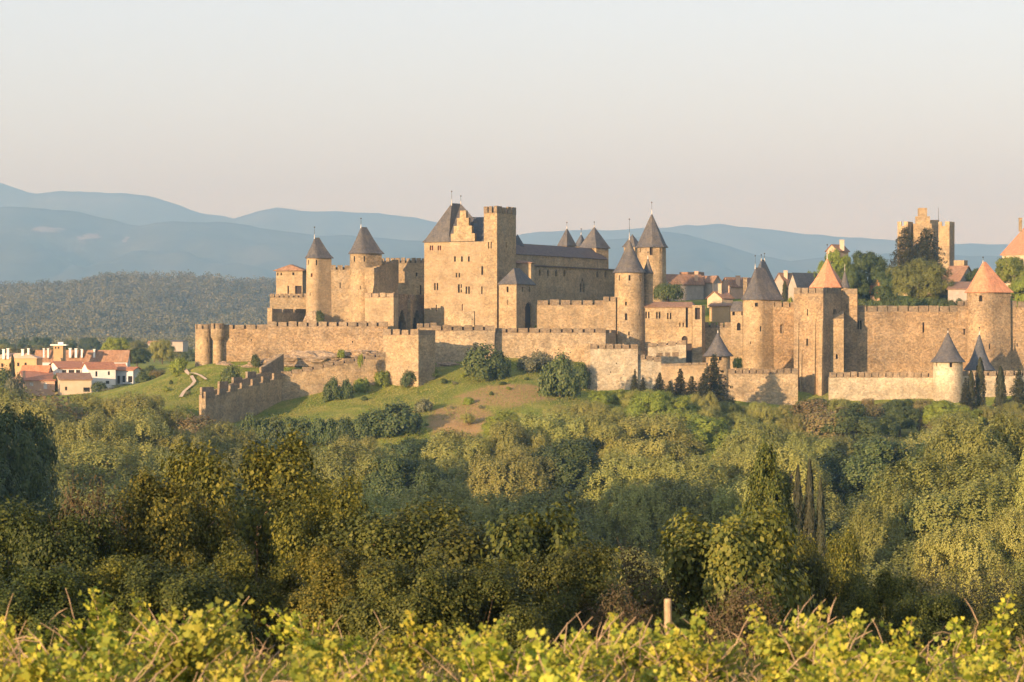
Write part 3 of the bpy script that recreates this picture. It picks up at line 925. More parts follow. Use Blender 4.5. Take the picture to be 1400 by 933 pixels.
round_tower('stout round tower with a slate cone left of the stepped shaded wall', 493.5, 717, 15, 347, 448, 310.5, finial=299, back=5.0, bdir=40, ridge=2.0, ops=[(485.3, 350.5, 358, 2.3), (499.3, 350.5, 358, 2.6), (480.5, 370, 376, 2.0), (493.5, 391, 396, 1.0, 'arrow_slit')], batter=0.07, mat='stone')
# corbelled pilaster beside it
th = Thing('corbelled_pilaster', 'corbelled half turret hanging on the wall right of the stout slate tower', 'castle turret', P(505, 400, 711), 'castle towers')
mb = MB()
Y = 711
def sq(px0, px1, py, d):
    return [(xat(px0, Y), Y, zat(py, Y)), (xat(px1, Y), Y, zat(py, Y)), (xat(px1, Y), Y + d, zat(py, Y)), (xat(px0, Y), Y + d, zat(py, Y))]
lv = [sq(498.5, 511.5, 366, 4), sq(498.5, 511.5, 388, 4), sq(503, 509, 402, 4), sq(503, 509, 445, 4)]
for A_, B_ in zip(lv[:-1], lv[1:]):
    for i in range(4):
        j = (i + 1) % 4
        mb.poly([A_[i], A_[j], B_[j], B_[i]])
mb.poly(lv[0]); mb.poly(lv[-1])
th.part('wall', mb, M['stone'])
wall('sunlit upper curtain wall with crenels left of the great keep', 512, 739, 583, 736, 360, 448, mer=(7, 7.4, 2.0, 0.5), ops=[(569.5, 373, 378, 2.2), (566, 389, 392, 1.0, 'arrow_slit'), (575, 390, 403, 2.0, 'window')], mat='stone')
# stepped shaded wall
th = Thing('stepped_wall', 'shaded wall with a stair stepped top beside the stout slate tower', 'castle wall', P(511, 402, 713), CW)
A, B, L, d, n, f, uc, zc = line_tools((xat(511, 713), 713), (xat(545, 728), 728))
mb = MB(); k = 9
for i in range(k):
    a_, b_ = L * i / k, L * (i + 1) / k
    mb.prism([f(a_, 0, 0), f(b_, 0, 0), f(b_, 0, 1.2), f(a_, 0, 1.2)], zat(448, 713), zat(367 - (i // 2 if i % 2 else i // 2) * 3.2 - (1.6 if i % 2 else 0), 720))
th.part('wall', mb, M['stone'])
block('plain front bastion with thin crenels in front of the arcade', 538, 706, 499, 544.5, 406.5, 452, 66, mat='stone_smooth', mer=(6, 10, 1.8, 0.5), cat='castle bastion', name='square_bastion', group='castle towers')
# arcade with two pointed arches
th = Thing('arcade', 'shaded arcade of two tall pointed arches left of the great keep', 'castle arcade', P(543, 446, 722), CW)
A, B, L, d, n, f, uc, zc = line_tools((xat(540, 718), 718), (xat(582, 733), 733))
hs = add_openings(th, f, [(549.8, 424, 452, 10.5, 'arch', 'pointed'), (570, 424, 452, 12.5, 'arch', 'pointed')], uc, zc, None, 1.6)
mb = MB(); zt_, zb_ = zat(408, 722), zat(452, 722) - 2
panel(mb, f, 0, L, zb_, zt_, hs, depth=1.6)
mb.poly([f(0, zt_, 0), f(L, zt_, 0), f(L, zt_, 2.5), f(0, zt_, 2.5)]); mb.poly([f(0, zb_, 2.5), f(0, zt_, 2.5), f(L, zt_, 2.5), f(L, zb_, 2.5)])
th.part('wall', mb, M['stone_top'])
u_ = uc(559)
mb = MB(); mb.prism([f(u_ - 0.6, 0, -0.9), f(u_ + 0.6, 0, -0.9), f(u_ + 0.6, 0, -0.01), f(u_ - 0.6, 0, -0.01)], zb_, zat(409, 724))
th.part('buttress', mb, M['stone'])
merlons(th, f, 0, L, zt_, 1.2, 2.3, 0.45, mat='stone_top')

# the great keep and its watch tower
AL = 62
KEEP = block('broad sunlit keep with a stepped gable and a steep slate pavilion roof', 679.3, 716, 580, 706, 330, 450, AL, name='great_keep', cat='castle keep', mat='stone_smooth', llen=None, rlen=7.0, depth=0.5, group=None,
    opl=[(588.6, 336, 342.5, 2.0, 'shutter', None, 'red_paint'), (591.4, 336, 342.5, 2.0, 'shutter', None, 'red_paint'), (599.4, 336, 342.5, 2.0, 'shutter', None, 'red_paint'), (602.2, 336, 342.5, 2.0, 'shutter', None, 'red_paint'),
         (622, 350.5, 358, 2.4, 'window', 'round'), (631.5, 350.5, 358, 2.4, 'window', 'round'), (641, 350.5, 358, 2.4, 'window', 'round'),
         (624, 373.5, 379.5, 1.8), (628, 373.5, 379.5, 1.8), (659.3, 364, 376, 2.6, 'window', 'round'),
         (594.6, 387, 397, 2.0), (598.0, 387, 397, 2.0), (627.3, 389, 400.5, 2.6), (630.6, 389, 394, 1.6), (630.6, 396, 400, 1.6), (637.6, 392, 402, 2.2), (641.2, 392, 402, 2.2), (658.8, 392, 402.5, 1.8, 'arrow_slit'),
         (596.5, 417, 426, 1.6, 'arrow_slit'), (632.6, 416, 425, 2.4, 'doorway', None, 'plaster_rose')])
C0, Rc, Bk, Lc = KEEP.plan
# battlement-free wall head, corbelled balcony line
A, B, L, d, n, f, uc, zc = line_tools(Lc, C0)
mb = MB()
u0_, u1_ = uc(609), uc(649)
mb.prism([f(u0_, 0, -0.45), f(u1_, 0, -0.45), f(u1_, 0, -0.005), f(u0_, 0, -0.005)], zat(448, 718), zat(425.5, 718))
KEEP.part('terrace', mb, M['stone_pock'])
# stepped gable, a slab standing on the front wall
mb = MB()
zk = zat(330, 720)
steps = [(616.3, 648.8, 330, 319.3), (620.2, 644.7, 319.3, 308.8), (624.5, 640.7, 308.8, 298.0), (628.5, 637.0, 298.0, 287.8)]
for (pa, pb, ya, yb) in steps:
    a_, b_ = uc(pa), uc(pb)
    mb.prism([f(a_, 0, 0.06), f(b_, 0, 0.06), f(b_, 0, 1.1), f(a_, 0, 1.1)], zat(ya, 720) - (0.02 if ya < 330 else 0), zat(yb, 720) + 0.0)
KEEP.part('stepped_gable', mb, M['stone'])
mb = MB()
for (pa, pb, ya, yb) in [(651.8, 662, 344, 330)]:
    a_, b_ = uc(pa), uc(pb)
    mb.poly([f(a_, zk + .02, 0.9), f(b_, zk + .02, 0.9), f(b_, zk + 2.9, 2.2), f(a_, zk + 1.2, 2.2)])
# pavilion roof on the left bay
mr = MB()
a_, b_ = uc(580), uc(614)
ov = 0.4
ev = [f(a_ - ov, 0, -ov), f(b_ + 7.2, 0, 1.3), f(b_ + 7.2, 0, 12.0), f(a_ - ov, 0, 12.0)]
ev = [Vector((p.x, p.y)) for p in ev]
ev[1] = Vector((f(b_, 0, -ov).x, f(b_, 0, -ov).y)); ev[2] = Vector((f(uc(661), 0, 7).x, f(uc(661), 0, 7).y)); ev[3] = Vector((f(a_ - ov, 0, 11).x, f(a_ - ov, 0, 11).y))
q1 = Vector((xat(617.5, 726), 726)); q2 = Vector((xat(630, 729), 729))
loft_roof(mr, ev, q1, q2, zk + 0.06, zat(278, 726), [(0, 0), (0.10, 0.07), (1, 1)])
ro = KEEP.part('roof', mr, M['slate'])
add_finial(KEEP, ro, q1, zat(278, 726), zat(262, 726)); add_finial(KEEP, ro, q2, zat(278, 728), zat(268, 728))
# lower ridge behind the gable
mr = MB()
g1, g2 = Vector((xat(640, 728), 728)), Vector((xat(668, 728), 728))
ev = [Vector((xat(636, 721), 721)), Vector((xat(668, 720.2), 720.2)), Vector((xat(668, 738), 738)), Vector((xat(636, 738), 738))]
loft_roof(mr, ev, g1, g2, zat(338, 722), zat(297, 728))
KEEP.part('roof', mr, M['slate_blue'])
block('tall slender watch tower with crenels rising above the keep', 679.5, 715.4, 661.5, 705.5, 291, 452, AL, mat='stone', name='watch_tower', mer=(9.5, 6.5, 2.0), opl=[(668.2, 331, 340, 2.2, 'window', 'round'), (671.8, 331, 340, 2.2, 'window', 'round')], opr=[(692, 331, 339, 1.8, 'arrow_slit')], group='castle towers')
# little gate tower before the palace
GT = block('small square tower with slate hip roof and an arched opening beside the keep', 706, 710, 682, 731, 388.5, 452, 62, mat='stone', depth=0.7, group='castle towers',
    opl=[(694, 392, 400, 2.6, 'window', 'round'), (693.5, 410, 417, 1.0, 'arrow_slit')], opr=[(714.5, 392, 400, 2.4, 'window', 'round'), (724, 392, 400, 2.4, 'window', 'round'), (723, 413.5, 452, 10, 'doorway', 'round')],
    roof=dict(type='hip', apex=366, mat='slate', over=0.35, ridge_len=3.6, along='r', shift=(0, 0)))
block('sunlit roof pavilion with brown tiles behind the small slate hip roof', 726, 727, 692, 730.5, 359.5, 395, 72, mat='stone_smooth', name='roof_pavilion', cat='castle building', roof=dict(type='hip', apex=356, mat='brown_tile', over=0.45, ridge_len=3.0, along='l'), group='castle buildings')
# the long shaded palace
PAL = block('long shaded palace wing with small arched windows and a dark tiled roof', 706, 733, 690, 845, 363, 455, 60, name='palace_wing', cat='castle building', mat='stone', llen=9.0, group='castle buildings', depth=0.5,
    opr=[(738, 369, 378, 2.6, 'window', 'round'), (749.3, 369, 378, 2.8, 'window', 'round'), (760.6, 369, 378, 2.8, 'window', 'round'), (771.8, 369, 378, 2.8, 'window', 'round'), (817, 371, 379.5, 2.8, 'window', 'round'), (828, 371, 379.5, 2.8, 'window', 'round'), (794, 386, 399.5, 2.6, 'window', 'pointed'), (798.2, 386, 399.5, 2.6, 'window', 'pointed'), (796.1, 381, 385, 2.2, 'window', 'round')])
C0, Rc, Bk, Lc = PAL.plan
dr, dl = PAL.dr, PAL.dl
mb = MB()
def ppt(u, v): return C0 + dr * u + dl * v
W = PAL.wr
# eaves slab and upper storey set back
mb.prism([ppt(-0.4, -0.5), ppt(W, -0.5), ppt(W, 9), ppt(-0.4, 9)], PAL.z1 + 0.01, PAL.z1 + 0.35)
PAL.part('cornice', mb, M['dark_tile'])
mb = MB()
u1_ = ((832 - CX) / F * C0.y - C0.x) / (dr.x - (832 - CX) / F * dr.y)
zU = zat(349, 745)
mb.prism([ppt(0.2, 0.9), ppt(u1_, 0.9), ppt(u1_, 8.5), ppt(0.2, 8.5)], PAL.z1 + 0.36, zU)
PAL.part('attic', mb, M['stone'])
mr = MB()
ev = [ppt(-0.2, 0.5), ppt(u1_ + 0.4, 0.5), ppt(u1_ + 0.4, 8.9), ppt(-0.2, 8.9)]
loft_roof(mr, ev, ppt(0.6, 4.7), ppt(u1_ - 1.2, 4.7), zU + 0.02, zat(334.5, 752))
PAL.part('roof', mr, M['dark_tile'])
block('half hidden dark slate roof just right of the watch tower', 707, 742, 700, 715, 336, 400, 50, mat='stone', name='stair_tower', roof=dict(type='hip', apex=320, mat='slate_blue', over=0.3), group='castle towers')
block('left dark pyramid roofed tower behind the palace wing', 775, 790, 764, 786, 336, 400, 50, roof=dict(type='hip', apex=311, mat='slate', over=0.4), finial=[(782, 304)], group='castle towers')
block('smallest dark pyramid roof between two larger ones behind the palace', 795, 800, 787, 802, 337, 400, 50, roof=dict(type='hip', apex=319.5, mat='slate_blue', over=0.4), finial=[(795, 313)], group='castle towers')
block('largest square pyramid slate roof at the right end of the palace', 815, 781, 793, 832, 339, 400, 48, roof=dict(type='hip', apex=309, mat='slate', over=0.4), finial=[(812, 303)], group='castle towers')
# sunlit crenelled wall before the palace
wall('sunlit inner curtain wall with crenels below the shaded palace', 735, 712, 842, 714, 417, 452, mer=(7, 15.2, 2.8, 0.4), mat='stone')
wall('short raised end of the inner curtain wall against the tall slate cone tower', 825, 713, 842, 713.2, 412, 452, mer=(7, 9, 2.0, 0.6), mat='stone', thick=1.4)
# tall round tower with slate cone
T3 = round_tower('tall round tower with a large slate cone between palace and brown roofed hall', 860.5, 716, 20, 373, 478, 327, finial=300, ops=[(846.3, 376.5, 384, 2.2, 'arrow_slit'), (859.8, 376.5, 384, 2.6, 'arrow_slit'), (874.8, 376.5, 385, 2.6, 'arrow_slit'), (855, 413, 418, 2.4), (855.2, 428.5, 438, 3.2, 'window', 'round'), (859, 453.5, 459, 1.8, 'arrow_slit'), (874, 425, 433, 1.8, 'arrow_slit'), (874.5, 398, 402, 1.4, 'arrow_slit')], batter=0.06, mat='stone')
round_tower('narrow stair turret with a pointed slate cap beside the tall slate cone tower', 885.8, 718.5, 6.8, 374, 478, 351.5, finial=345, batter=0.0, mat='stone', name='stair_turret', over=0.2)
round_tower('big polygonal tower with a high slate spire behind the tall slate cone tower', 891, 768, 19.5, 338.5, 420, 291.5, finial=277, ops=[(889.3, 338.6, 349, 4.5, 'doorway'), (875, 339, 345, 3.2, 'window'), (903, 339, 347, 2.2, 'window'), (901, 358, 361, 1.5)], nseg=8, batter=0.02, mat='stone', name='polygonal_tower', over=0.7, prof=[(0, 0), (0.12, 0.07), (1, 1)], rmat='slate', depth=0.7)
block('low slate roof behind the left side of the high spire', 868, 785, 853, 876, 337.5, 400, 50, roof=dict(type='hip', apex=320, mat='slate', over=0.4), name='roofed_turret', group='castle towers')
# hall with brown roof
HALL = block('long hall with a pale brown tile roof and paired windows', 946, 712, 875, 961, 420, 498, 78, name='great_hall', cat='castle building', mat='stone', rlen=9, group='castle buildings',
    opl=[(883.3, 426.5, 435.5, 2.0), (887, 426.5, 435.5, 2.0), (898, 427, 435.8, 2.0), (901.8, 427, 435.8, 2.0), (913, 428, 436.5, 2.0), (916.8, 428, 436.5, 2.0), (939, 421, 448, 3.2), (929.5, 441.5, 447, 1.6, 'arrow_slit'), (934, 441.5, 447, 1.6, 'arrow_slit'), (936, 459.5, 470, 8, 'doorway', 'round'), (941.5, 470, 496, 8.5, 'doorway')],
    roof=dict(type='hip', apex=412.5, mat='brown_tile', over=0.5, ridge_len=13.5, along='l', shift=(0, 0)))
block('square corner tower with a wide dark opening beside the hall', 959.5, 710.5, 946.5, 964, 417.5, 498, 70, mat='stone', group='castle towers', opl=[(953.5, 421, 437, 7, 'doorway')], depth=1.0)
# inner wall further right
wall('lower inner wall with a crenel row between hall and slate roofed turret', 960, 718, 1000, 718, 448, 505, mer=(7, 10, 2.4, 0.5), mat='stone')
block('small wall turret with a slate lean-to roof and one arched window', 1015, 714, 999, 1019, 425.5, 505, 78, mat='stone', rlen=4, opl=[(1003, 426.4, 431.5, 3.4), (1010, 441.5, 452, 5, 'window', 'round'), (1014.5, 426.4, 431.5, 2)], roof=dict(type='hip', apex=412, mat='slate', over=0.2, ridge_len=2.6, along='l'), group='castle towers')
T5 = round_tower('broad round tower with a squat dark slate cone left of the beaked brick roofed tower', 1032.5, 714, 17, 410, 512, 366, finial=350, back=6.5, bdir=35, ridge=3.5, ops=[(1032.8, 414.5, 419.5, 4.6), (1038.8, 446, 453.5, 3.2, 'window', 'round'), (1025, 467, 471, 1.2, 'arrow_slit')], batter=0.05, mat='stone', prof=[(0, 0), (0.24, 0.17), (0.6, 0.52), (1, 1)])
block('second dark pyramid roof right behind the squat slate cone', 1040, 758, 1018, 1068, 410, 440, 48, mat='stone', roof=dict(type='hip', apex=354.5, mat='slate_blue', over=0.5, ridge_len=1.6, along='r'), finial=[(1036, 348), (1044, 346)], name='roofed_tower', group='castle towers')
wall('plain curtain wall with faint crenels between the slate cone and the brick roofed tower', 1049, 713, 1090, 714, 420, 556, mer=(7, 10.5, 1.8, 0.75), ops=[(1069.3, 444, 456, 5.4, 'window', None, 'stone_top')], mat='stone_rough')
# beaked tower with orange roof: polygon plan
def poly_thing(th, pts, top, bot, mat, ops_by_face, depth=0.6, visible=None):
    """pts: plan corners left to right on the seen side, then back; returns f of each seen face"""
    z1, z0 = top, bot
    mb = MB(); fs = []
    n = len(pts)
    for i in range(n):
        A_, B_ = Vector(pts[i]), Vector(pts[(i + 1) % n])
        if i in ops_by_face:
            A, B, L, d, nn, f, uc, zc = line_tools(A_, B_)
            holes = add_openings(th, f, ops_by_face[i], uc, zc, None, depth)
            panel(mb, f, 0, L, z0, z1, holes, depth=depth)
        else:
            mb.poly([(A_.x, A_.y, z0), (B_.x, B_.y, z0), (B_.x, B_.y, z1), (A_.x, A_.y, z1)])
    mb.poly([(p[0], p[1], z1) for p in pts])
    th.part('wall', mb, M[mat])
BT = Thing('beaked_tower', 'massive buttressed tower with an orange tile pyramid roof in mid wall', 'castle tower', P(1120, 552, 690), 'castle towers')
bpl = [(xat(1085.5, 696), 696), (xat(1125.5, 690), 690), (xat(1150, 701.5), 701.5), (xat(1172, 701), 701), (xat(1173, 716), 716), (xat(1085, 716), 716)]
zt_, zb_ = zat(401, 692), zat(556, 690) - 4
poly_thing(BT, bpl, zt_, zb_, 'stone_rough', {0: [(1103.5, 463, 473, 2.6), (1104, 423, 432, 1.4, 'arrow_slit')], 1: [(1141.5, 423, 437, 4.5, 'window', None, 'arch_dark')], 2: [(1158, 416, 422, 1.2, 'arrow_slit')]})
for i in range(4):
    A, B, L, d, n, f, uc, zc = line_tools(bpl[i], bpl[i + 1])
    if i < 3:
        merlons(BT, f, 0.0 if i == 0 else 0.6, L if i < 2 else L, zt_, 1.55, 2.6, 0.4, mat='stone_top', back=0.75)
# projecting lower body right of the beak with the pointed arch
A, B, L, d, n, f, uc, zc = line_tools((xat(1134.5, 694.5), 694.5), (xat(1153.5, 694.0), 694.0))
hs = add_openings(BT, f, [(1144.3, 512.5, 530, 12, 'doorway', 'pointed'), (1144, 484, 491, 2.8, 'window', 'pointed')], uc, zc, None, 0.8)
mb = MB(); z1_ = zat(436, 694)
panel(mb, f, 0, L, zb_, z1_, hs, depth=0.8)
mb.poly([f(L, zb_, 0), f(L, zb_, 7), f(L, z1_, 7), f(L, z1_, 0)]); mb.poly([f(0, zb_, 0), f(0, z1_, 0), f(0, z1_, 6.5), f(0, zb_, 6.5)])
mb.poly([f(0, z1_, 0), f(L, z1_, 0), f(L, z1_ + 2.2, 7), f(0, z1_ + 2.2, 7)])
BT.part('annex', mb, M['stone'])
A, B, L, d, n, f, uc, zc = line_tools(bpl[0], bpl[1])
for (pa, pb, yt) in [(1090, 1092.6, 441), (1095, 1097, 480), (1112.5, 1115.5, 441), (1120.5, 1125.4, 438)]:
    mb = MB(); a_, b_ = uc(pa), uc(pb)
    mb.poly([f(a_, zb_, -1.0), f(b_, zb_, -1.0), f(b_, zat(yt, 692), -0.25), f(a_, zat(yt, 692), -0.25)])
    mb.poly([f(a_, zb_, -1.0), f(a_, zat(yt, 692), -0.25), f(a_, zat(yt - 3, 692), 0.1), f(a_, zb_, 0.1)])
    mb.poly([f(b_, zb_, -1.0), f(b_, zb_, 0.1), f(b_, zat(yt - 3, 692), 0.1), f(b_, zat(yt, 692), -0.25)])
    mb.poly([f(a_, zat(yt, 692), -0.25), f(b_, zat(yt, 692), -0.25), f(b_, zat(yt - 3, 692), 0.1), f(a_, zat(yt - 3, 692), 0.1)])
    BT.part('buttress', mb, M['stone'])
mr = MB(); c_ = Vector((xat(1131, 706), 706)); rr = 5.7
ev = [c_ + Vector((math.cos(R(a0)) * rr, math.sin(R(a0)) * rr)) for a0 in (-100, -60, -12, 40, 90, 140, 192, 228)]
ev = [c_ + Vector((x, y)) for x, y in ((-5.2, -1.5), (-1.6, -5.6), (3.2, -4.4), (5.6, 1.0), (3.2, 6), (-3.2, 6))]
loft_roof(mr, ev, c_, c_, zat(393, 706), zat(353, 706), [(0, 0), (0.25, 0.2), (0.62, 0.56), (1, 1)])
ro = BT.part('roof', mr, M['orange_tile'])
add_finial(BT, ro, c_, zat(353, 706), zat(335, 706))
mr = MB(); c_ = Vector((xat(1155, 704), 704)); rr = 1.55
loft_roof(mr, [c_ + Vector((math.cos(t) * rr, math.sin(t) * rr)) for t in np.linspace(0, 2 * math.pi, 12, endpoint=False)], c_, c_, zat(393, 704), zat(369, 704), [(0, 0), (0.3, 0.2), (1, 1)])
sc_ = BT.part('turret_cap', mr, M['slate'])
m2 = MB(); m2.tube([(c_.x, c_.y, zat(371, 704)), (c_.x, c_.y, zat(361, 704))], [0.1, 0.05]); BT.part('finial', m2, M['white_lead'], sc_)
m2 = MB(); m2.prism([c_ + Vector((math.cos(t) * 1.3, math.sin(t) * 1.3)) for t in np.linspace(0, 2 * math.pi, 12, endpoint=False)], zt_ - 0.5, zat(393.3, 704)); BT.part('turret_wall', m2, M['stone'])
# long inner wall at the right
wall('long tall inner wall with thin regular crenels right of the brick roofed tower', 1171, 704, 1326, 709, 426, 512, mer=(8, 14.2, 1.8, 0.7), mat='stone_rough',
     ops=[(1173.5, 438.5, 450.5, 2.4), (1177, 438.5, 450.5, 2.4), (1262.8, 441, 455, 3.0), (1318.6, 446, 458, 2.6)])
wall('raised stub of the inner wall where it meets the tower with round headed windows', 1310, 708, 1326, 708.4, 418, 430, mer=(7, 7, 1.8, 0.6), mat='stone_rough', thick=1.4)
wall('sliver of sunlit wall between brick roofed tower and long inner wall', 1152, 703, 1172, 703.9, 425, 520, mer=(7, 14, 1.8, 0.6), mat='stone')
T10 = round_tower('large round tower with an orange tile cone and two round headed windows', 1344, 709, 22, 400, 512, 358, rmat='orange_tile', back=6, bdir=30, ridge=1.0, ops=[(1337, 404, 412.5, 4.4, 'window', 'round'), (1355.3, 404, 412.5, 4.8, 'window', 'round'), (1361.3, 431.5, 440, 2.6, 'window', 'round'), (1349.2, 470, 478, 2.6), (1363.5, 489, 496, 2)], batter=0.05, mat='stone_rough', prof=[(0, 0), (0.2, 0.16), (0.6, 0.57), (1, 1)], finial=352)
wall('right hand inner wall with deep crenels at the picture edge', 1365, 708.5, 1470, 712, 420, 515, mer=(9, 14.5, 3.2), mat='stone_rough', ops=[(1374.5, 453, 462, 2.8), (1391, 470, 474, 2)])
wall('short raised wall beside the orange cone tower at the right', 1366, 708, 1375, 708.2, 411, 424, mer=(7, 9, 2), mat='stone_rough', thick=1.4)

# outer walls in front ----------------------------------------------------------
wall('pitted outer wall with narrow crenels below the keep', 590, 690, 676, 691, 452, 505, mer=(7, 15.6, 2.8, 0.75), mat='stone_pock', thick=2.4)
wall('thin raised parapet corner above the left end of the pitted outer wall', 570, 696, 597, 695.5, 448, 470, mer=(6.5, 9, 2.2, 0.7), mat='stone', thick=1.6)
wall('outer wall with narrow crenels between keep and stepped bastion', 677.5, 693.5, 828, 697, 455, 505, mer=(6.5, 14.6, 2.6, 0.75), mat='stone_pock', thick=2.4)
wall('short shaded wall return behind the tall slate cone tower foot', 826, 697, 842, 712, 455, 490, mat='stone', thick=1.0, mer=(4, 8, 3))
BB = block('square outer bastion with crenels, its right flank in deep shade', 572, 670, 524, 595, 458, 535, 56, name='square_bastion', cat='castle bastion', mat='stone', mer=(7.5, 13.5, 3.0, 0.7), group='castle towers', opr=[])
# ramp walls going down the slope at the left
wall('low sunlit ramp wall with crenels climbing to the square bastion', 385, 667, 527, 676, 514, 556, topb=486, mer=(6, 14.2, 2.2, 0.6), mat='stone', thick=1.6)
wall('shaded ramp wall with big stepped crenels running down to the trees', 281, 630, 386, 667, 545, 585, topb=516, mer=(9, 13, 4.5), mat='stone', thick=1.2)
wall('second shaded parapet just behind the down going ramp wall', 276, 636, 372, 671, 540, 580, topb=505, mer=(8, 15, 6), mat='stone', thick=0.8)
# raking wall end
th = Thing('raking_wall', 'dark triangular wall end raking up above the ramp walls', 'castle wall', P(360, 510, 676), CW)
A, B, L, d, n, f, uc, zc = line_tools((xat(360, 668), 668), (xat(388, 684), 684))
mb = MB()
fr = [f(0, zat(525, 668), 0), f(L, zat(525, 684), 0), f(L, zat(484, 684), 0), f(0, zat(502, 668), 0)]
bk = [f(0, zat(525, 668), 1.0), f(L, zat(525, 684), 1.0), f(L, zat(484, 684), 1.0), f(0, zat(502, 668), 1.0)]
mb.poly(fr); mb.poly(bk[::-1])
for i in range(4):
    j = (i + 1) % 4
    mb.poly([fr[i], bk[i], bk[j], fr[j]])
th.part('wall', mb, M['stone'])

# stepped bastion and barbican of the middle right
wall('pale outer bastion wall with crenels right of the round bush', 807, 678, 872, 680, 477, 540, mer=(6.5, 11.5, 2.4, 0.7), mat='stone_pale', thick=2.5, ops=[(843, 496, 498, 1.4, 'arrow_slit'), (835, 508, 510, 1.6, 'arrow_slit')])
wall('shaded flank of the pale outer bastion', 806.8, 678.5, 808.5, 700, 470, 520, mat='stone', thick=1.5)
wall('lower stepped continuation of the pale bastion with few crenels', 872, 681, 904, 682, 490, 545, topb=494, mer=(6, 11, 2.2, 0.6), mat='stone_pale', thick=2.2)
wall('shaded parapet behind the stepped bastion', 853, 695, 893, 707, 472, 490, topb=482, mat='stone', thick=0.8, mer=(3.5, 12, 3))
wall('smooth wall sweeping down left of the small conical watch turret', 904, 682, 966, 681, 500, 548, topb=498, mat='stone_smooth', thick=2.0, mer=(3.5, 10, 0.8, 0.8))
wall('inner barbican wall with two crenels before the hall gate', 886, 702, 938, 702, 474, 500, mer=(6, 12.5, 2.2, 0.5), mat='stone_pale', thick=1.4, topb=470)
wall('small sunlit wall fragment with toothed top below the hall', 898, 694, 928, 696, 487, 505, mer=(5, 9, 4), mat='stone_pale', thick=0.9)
round_tower('small round watch turret with wide slate cone on the outer wall', 981.5, 683, 16.5, 487, 555, 454, finial=446, rmat='slate', ops=[(965.5, 488, 493, 2.2), (984, 488, 493, 5, 'window')], batter=0.03, mat='stone', over=0.95, prof=[(0, 0), (0.3, 0.2), (0.62, 0.55), (1, 1)])
wall('rough low outer wall striped by tree shadows right of the small watch turret', 996, 681, 1091, 684, 511, 560, mer=(7, 9.5, 1.8, 0.65), mat='stone_pock', thick=2.2)
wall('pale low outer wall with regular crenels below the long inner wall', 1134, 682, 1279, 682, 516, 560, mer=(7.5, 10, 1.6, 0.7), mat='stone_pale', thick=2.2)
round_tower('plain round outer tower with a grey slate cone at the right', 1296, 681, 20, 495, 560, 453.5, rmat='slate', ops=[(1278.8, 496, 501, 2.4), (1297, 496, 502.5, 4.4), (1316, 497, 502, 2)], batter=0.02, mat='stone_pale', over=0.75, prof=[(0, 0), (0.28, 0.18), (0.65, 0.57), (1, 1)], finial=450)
round_tower('slender flared slate cone partly behind the plain round outer tower', 1339, 692, 18, 506, 545, 455, rmat='slate_blue', batter=0.02, mat='stone', over=0.7, prof=[(0, 0), (0.35, 0.2), (0.6, 0.45), (1, 1)], finial=448)
wall('right end of the outer wall behind the columnar cypresses', 1315, 682, 1470, 684, 514, 560, mer=(7, 12, 2.4, 0.6), mat='stone_pale', thick=2.2)

# town roofs behind the walls --------------------------------------------------------
TG = 'town houses behind the walls'
def town(label, xc, Y, xl, xr, eave, bot, alpha, ridge, along, rm, wm, opl=(), opr=(), chim=(), typ='gable', **kw):
    rf = dict(type=typ, ridge=ridge, apex=ridge, along=along, mat=rm, over=0.4)
    rf.update(kw)
    t = block(label, xc, Y, xl, xr, eave, bot, alpha, name='town_house', cat='house', mat=wm, opl=opl, opr=opr, roof=rf, group=kw.get('group', TG), depth=0.3)
    for (px, yt, yb, w, cm) in chim:
        mb = MB(); p = P(px, yb, Y + 2.5); s = Y / F; hw = w * s / 2
        mb.prism([(p.x - hw, p.y - .4), (p.x + hw, p.y - .4), (p.x + hw, p.y + .4), (p.x - hw, p.y + .4)], p.z - 1.2, zat(yt, Y + 2.5))
        mb.prism([(p.x - hw - .12, p.y - .52), (p.x + hw + .12, p.y - .52), (p.x + hw + .12, p.y + .52), (p.x - hw - .12, p.y + .52)], zat(yt, Y + 2.5) + 0.01, zat(yt, Y + 2.5) + 0.22)
        t.part('chimney', mb, M[cm], t.roof)
    return t
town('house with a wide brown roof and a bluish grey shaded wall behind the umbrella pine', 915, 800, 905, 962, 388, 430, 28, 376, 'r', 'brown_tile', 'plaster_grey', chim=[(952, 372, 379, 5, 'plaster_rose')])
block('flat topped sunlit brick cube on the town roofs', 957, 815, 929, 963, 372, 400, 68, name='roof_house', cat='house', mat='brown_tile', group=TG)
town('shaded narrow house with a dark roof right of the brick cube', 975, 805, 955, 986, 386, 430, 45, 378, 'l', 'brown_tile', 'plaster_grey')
town('small gabled house with one lit and one shaded gable face', 987, 770, 967, 1002, 408, 440, 40, 399, 'r', 'brown_tile', 'plaster_cream', chim=[(984, 389, 402, 4.5, 'plaster_cream')])
town('house with a plain sunlit wall below the small gabled house', 997, 756, 970, 1004, 419, 452, 72, 416, 'l', 'brown_tile', 'plaster_ochre')
town('dark roofed row house left of the squat slate cone', 1000, 810, 984, 1035, 392, 440, 40, 380, 'r', 'brown_tile', 'plaster_rose', chim=[(1009, 378, 386, 6, 'plaster_rose')])
th = Thing('chimney_stack', 'tall sunlit chimney stack left of the squat slate cone', 'chimney', P(1018.5, 412, 730), TG)
mb = MB(); p = P(1018.5, 412, 730); mb.prism([(p.x - .55, p.y - .5), (p.x + .55, p.y - .5), (p.x + .45, p.y + .5), (p.x - .45, p.y + .5)], p.z - 4, zat(381, 730)); th.part('shaft', mb, M['stone'])
mb = MB(); mb.prism([(p.x - .65, p.y - .6), (p.x + .65, p.y - .6), (p.x + .65, p.y + .6), (p.x - .65, p.y + .6)], zat(381, 730) + .01, zat(380, 730) + .1); th.part('cap', mb, M['stone_top'])
